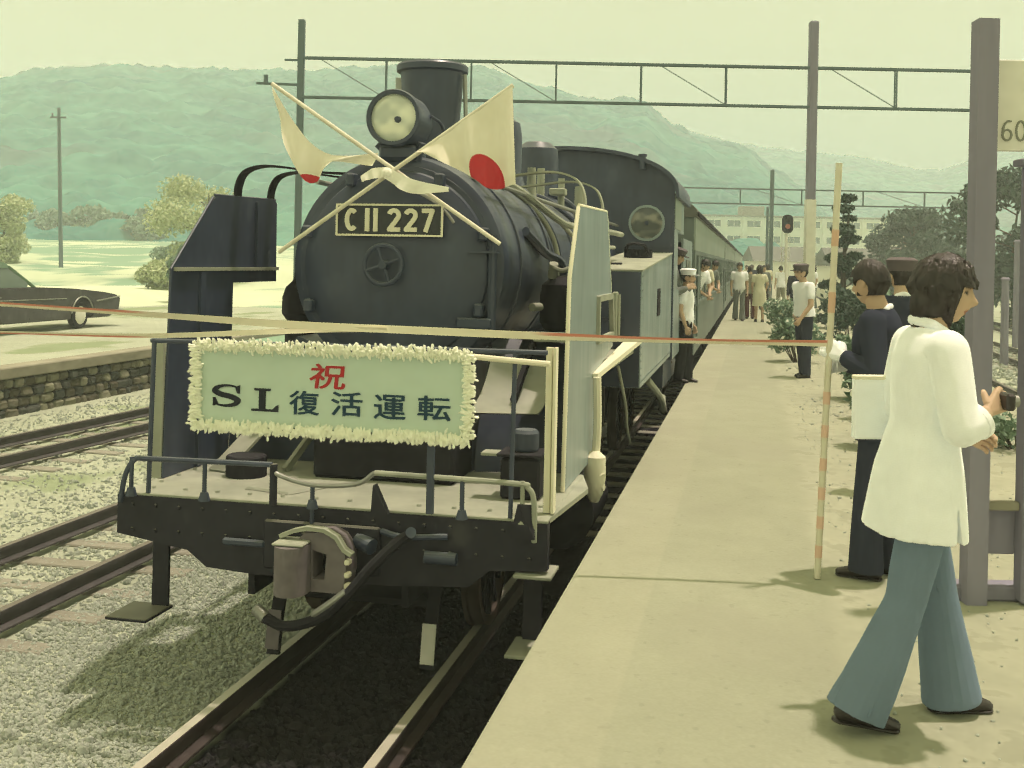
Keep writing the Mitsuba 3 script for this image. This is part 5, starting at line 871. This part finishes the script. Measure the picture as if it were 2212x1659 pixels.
    # hair
    if hair:
        hh = head_mesh(4,   .016 if hair == 'short' else .020, nose=False); v = np.array(hh.vertices); nn = v / np.linalg.norm(v, axis=1, keepdims=True)
        v = v + nn * ((meshkit.fbm(np.stack([np.arctan2(nn[:, 1], nn[:, 0]) * 7, nn[:, 2] * 3.0, nn[:, 0] * 2], 1) * 1.6, 3, 4) - .45) * (.012 if hair == 'short' else .026))[:, None]
        hm_ = man(trimesh.Trimesh(v, hh.faces))
        if hair == 'long': hm_ = union([hm_, hl_(sph([-.055, .042, -.05], (.05, .05, .06)), sph([-.055, -.042, -.05], (.05, .05, .06)), sph([-.06, .02, -.125], (.032, .05, .03)), sph([-.06, -.02, -.125], (.032, .05, .03))), hl_(sph([.015, .070, .0], (.035, .018, .05)), sph([-.02, .072, -.075], (.035, .016, .03))), hl_(sph([.015, -.070, .0], (.035, .018, .05)), sph([-.02, -.072, -.075], (.035, .016, .03)))])
        if hair == 'short':
            cut = union([hl_(np.array([[.2, -.2, .045], [.2, .2, .045], [.055, -.2, .04], [.055, .2, .04], [.2, -.2, -.3], [.2, .2, -.3], [.025, -.2, -.3], [.025, .2, -.3]])), hl_(np.array([[.2, -.2, -.06], [.2, .2, -.06], [-.2, -.2, -.075], [-.2, .2, -.075], [.2, -.2, -.3], [.2, .2, -.3], [-.2, -.2, -.3], [-.2, .2, -.3]])), hl_(sph([.01, .09, -.03], (.05, .05, .055))), hl_(sph([.01, -.09, -.03], (.05, .05, .055)))])
        else:
            cut = hl_(np.array([[.3, -.13, .016], [.3, .13, .016], [.070, -.11, .026], [.070, .11, .026], [.3, -.14, -.3], [.3, .14, -.3], [.022, -.12, -.3], [.022, .12, -.3]]))
        hm_ = hm_ - cut
        t_ = tm(hm_.refine_to_length(.012 if fine else .03)); hv = np.array(t_.vertices)
        if hair == 'long': hv = hv + (meshkit.fbm(hv * [55, 55, 14], 2, 9)[:, None] - .5) * .012
        obj('hair', put(trimesh.Trimesh(hv @ RH.T + hc, t_.faces)), 'c_hair', k, smooth=40)
    if hat:
        cr = lathe([(.105, .035), (.112, .075), (.125, .115), (.09, .135), (.01, .14)], (0, 0, 0), (0, 0, 1), 28); cr.apply_scale([1.05, .9, 1]); br = extr(Polygon([(.06, -.085), (.15, -.065), (.175, 0), (.15, .065), (.06, .085)]), 'z', .032, .042)
        obj('cap', put(trimesh.Trimesh(np.array(cat_([cr, br]).vertices) @ RH.T + hc, cat_([cr, br]).faces)), hat, k)
    for i, l in enumerate(legs):
        an = l[2]; pt = hips[i] - knees[i]; q = max(0, -pt - .12) * .6 if an[2] > .09 else 0.0; RT = roty(q); dz = an[2] - .075; an_ = an.copy()
        f = lambda p: an_ + RT @ (np.array(p) * [.88, .92, 1])
        m = union([hl_(sph(f([-.055, 0, -.035]), (.038, .036, .036)), sph(f([0, 0, -.02]), (.045, .038, .05)), sph(f([.06, 0, -.04]), (.045, .044, .033))), hl_(sph(f([.06, 0, -.04]), (.045, .044, .033)), sph(f([.145, 0, -.052]), (.035, .036, .022))), hl_(*[sph(f([px, 0, -.066]), (.03, .040, .009)) for px in (-.065, .06, .15)])])
        obj('shoe', put(m), shoe, k, smooth=50)
    return k, put, A, hc
GL_ = []
def hash_(t): return sum(map(ord, t)) % 97
# the woman walking to the right in front
W_ = person('woman with dark shag hair in white jacket and flared jeans walking right', 2.965, 4.215, .92, 16, 1.655, ('c_white', 'elbow'), ('c_denim', 'trousers'), 'long', vent=True, lean=.055, hy=-.42, hp=.08, hips=(.26, -.20), knees=(.10, .22), male=False, flare=.026, hem=.70, hem_flare=.050, fine=True, shoe='c_shoe', tw=1.0,
           arms=[((-.02, .22, 1.12), (.20, .17, 1.06)), ((.030, -.225, 1.10), (.135, -.175, 1.165))])
pb_ = thing('paper_bag', 'flat white paper bag held under the arm of the walking woman', 'bag')
m = box(-.18, .05, .19, .225, 1.00, 1.235, .008); obj('bag', W_[1](m), 'c_white', pb_); obj('bag_edge', W_[1](box(-.18, .05, .188, .227, 1.228, 1.245, .004)), 'm_cream', pb_)
cm = thing('camera', 'small dark compact camera held in the hand of the walking woman', 'camera')
obj('camera_body', W_[1](box(.215, .25, -.205, -.11, 1.165, 1.225, .008)), 'c_shoe', cm); obj('lens_ring', W_[1](cyl((.25, -.16, 1.195), (.275, -.16, 1.195), .022, n=20)), 'm_steel', cm)
# the man in black who holds the striped pole
M_ = person('man in black suit seen from behind holding the striped pole in white gloves', 3.04, 6.14, .92, 163, 1.635, ('c_suit', 'long'), ('c_suit', 'trousers'), 'short', lean=.06, hy=-.42, hp=.05, hips=(.10, -.06), knees=(.08, .06), fine=True, hem=.74, flare=.012, tw=1.1,
           arms=[((-.03, .26, 1.10), (.13, .225, 1.19)), ((.03, -.22, 1.10), (.18, -.06, 1.13))], glove=True)
g_ = [h for kk, hh in GL_ for h in hh]
for i in (0, 1):
    hd = GL_[i][1]; m = soft(union([h for h in hd]), .012, 2); m.vertices = np.array(m.vertices) + m.vertex_normals * .011
    obj('glove', M_[1](m), 'c_white', M_[0], smooth=True)
po = thing('striped_pole', 'slim pale pole with red bands that the ribbon is tied to', 'pole')
p0, p1 = np.array([2.722, 6.0, .925]), np.array([2.790, 6.0, 3.07]); pd = p1 - p0
obj('shaft', cyl(p0, p1, .017, .017, 14), 'm_pole', po)
for i, (a, b) in enumerate([(.05, .08), (.12, .15), (.19, .22), (.26, .29), (.34, .37), (.42, .45), (.64, .69), (.80, .84)]): obj('red_band', cyl(p0 + pd * a, p0 + pd * b, .0185, .0185, 14), 'm_redband' if i < 6 else 'm_pinkband', po)
mat('m_pinkband', (.62, .42, .30), .7); mat('m_redband', (.66, .46, .35), .7)
# others along the platform
person('person in grey peaked cap and dark coat behind the man in the black suit', 3.42, 8.5, .92, 95, 1.66, ('c_suit', 'long'), ('c_black', 'trousers'), 'short', hat='c_cap', hy=.3)
person('man in dark suit with white gloves standing further back beside the sign post', 3.86, 10.4, .92, 200, 1.65, ('c_suit', 'long'), ('c_black', 'trousers'), 'short', arms=[None, ((.05, -.24, 1.12), (.24, -.16, 1.05))], glove=True)
GLn = [g for g in GL_[2:]]
person('man in white shirt, peaked cap and dark trousers standing by the flower bed', 3.10, 16.9, .92, 214, 1.63, ('c_white', 'short'), ('c_suit', 'trousers'), 'short', hat='c_cap', arms=[((.05, .25, 1.10), (.20, .22, .92)), ((-.13, -.27, 1.13), (.02, -.16, .98))], hips=(.04, -.08), hem=.92, lean=.05)
person('man in white shirt and grey trousers walking along the coaches', 1.97, 33.6, .92, 275, 1.70, ('c_white', 'short'), ('c_grey', 'trousers'), 'short', hips=(.18, -.16), knees=(.05, .15), hem=.93, flare=.02)
dw = person('woman in cream knee length dress seen from behind', 2.55, 33.2, .92, 100, 1.62, ('c_cream', 'short'), ('c_cream', 'dress'), 'long', male=False, shoe='c_shoe', hips=(.1, -.1), arms=[((.02, .22, 1.12), (.12, .20, .95)), ((-.02, -.24, 1.13), (.12, -.22, 1.0))])
hb = thing('handbag', 'small dark handbag hanging from the arm of the woman in cream', 'bag'); obj('bag', dw[1](box(.03, .22, -.30, -.23, .70, .88, .02)), 'c_shoe', hb); obj('strap', dw[1](tube([(.05, -.26, .87), (.08, -.25, 1.0), (.16, -.25, 1.0), (.2, -.26, .87)], .010, 6)), 'c_shoe', hb)
person('person in dark red trousers and grey top between the two walkers', 2.28, 35.0, .92, 95, 1.60, ('c_khaki', 'short'), ('c_maroon', 'trousers'), 'short', male=False)
for lab, x_, y_, hd_, top_, bot_, hr_ in (
    ('man in white shirt far along the platform left of the signal post', 3.45, 46.3, 110, 'c_white', 'c_khaki', 'short'), ('person in black suit standing behind the man in the white shirt', 3.55, 32.4, 260, 'c_suit', 'c_black', 'short'),
    ('person in dark jacket far back by the signal', 4.05, 41, 250, 'c_black', 'c_black', 'short'), ('person in pale shirt far back near the conifer', 4.7, 45.5, 200, 'c_white', 'c_grey', 'long'),
    ('man in grey jacket behind the woman in cream', 2.75, 42.5, 280, 'c_grey', 'c_black', 'short'), ('woman in pale blouse at the far end of the crowd', 3.0, 52, 120, 'c_cream', 'c_grey', 'long'), ('dark dressed man at the far end of the crowd', 2.3, 56, 270, 'c_suit', 'c_black', 'short'),
    ('person in cream shirt beside the last coach', 2.0, 62, 275, 'c_cream', 'c_grey', 'short')):
    person(lab, x_, y_, .92, hd_, 1.55 + .15 * ((x_ * 7.3 + y_) % 1), (top_, 'short' if top_ in ('c_white', 'c_cream') else 'long'), (bot_, 'trousers'), hr_, male=hr_ == 'short', hips=(.12, -.1))
person('crew member in white helmet and shirt standing beside the cab', 1.47, 15.5, .92, 350, 1.53, ('c_white', 'short'), ('c_black', 'trousers'), 'short', hat='c_white', hem=.93)
person('crew member leaning out of the cab side', 1.12, 15.35, 1.18, 350, 1.60, ('c_grey', 'long'), ('c_black', 'trousers'), 'short', lean=.32, hat='c_cap', arms=[((.22, .2, 1.10), (.33, .12, 1.20)), ((.22, -.2, 1.10), (.33, -.12, 1.2))])
for i, (y_, lab, t_) in enumerate(((22.05, 'passenger in white leaning from the nearest open coach window', 'c_white'), (24.9, 'passenger leaning from the second open window of the first coach', 'c_cream'), (27.7, 'passenger in dark jacket leaning from a coach window further back', 'c_grey'))):
    person(lab, 1.20, y_, 1.12, -40 if i != 1 else -60, 1.60, (t_, 'short'), ('c_black', 'trousers'), 'short', lean=.50, arms=[((.22, .2, 1.14), (.40, .05, 1.08)), ((.22, -.2, 1.14), (.40, -.05, 1.08))])

# ---------------------------------------------------------------- air
if HAZE:
    scene['air'] = dict(type='homogeneous', albedo={'type': 'rgb', 'value': [0.86, 0.97, 0.98]}, sigma_t=HAZE)
    scene['haze'] = dict(type='cube', to_world=T().translate([0, 500, 90]).scale([1500, 1300, 92.0]), bsdf={'type': 'null'}, interior={'type': 'ref', 'id': 'air'})
    scene['camera']['medium'] = {'type': 'ref', 'id': 'air'}
    labels['haze'] = {'label': 'pale summer haze over the valley', 'kind': 'stuff'}
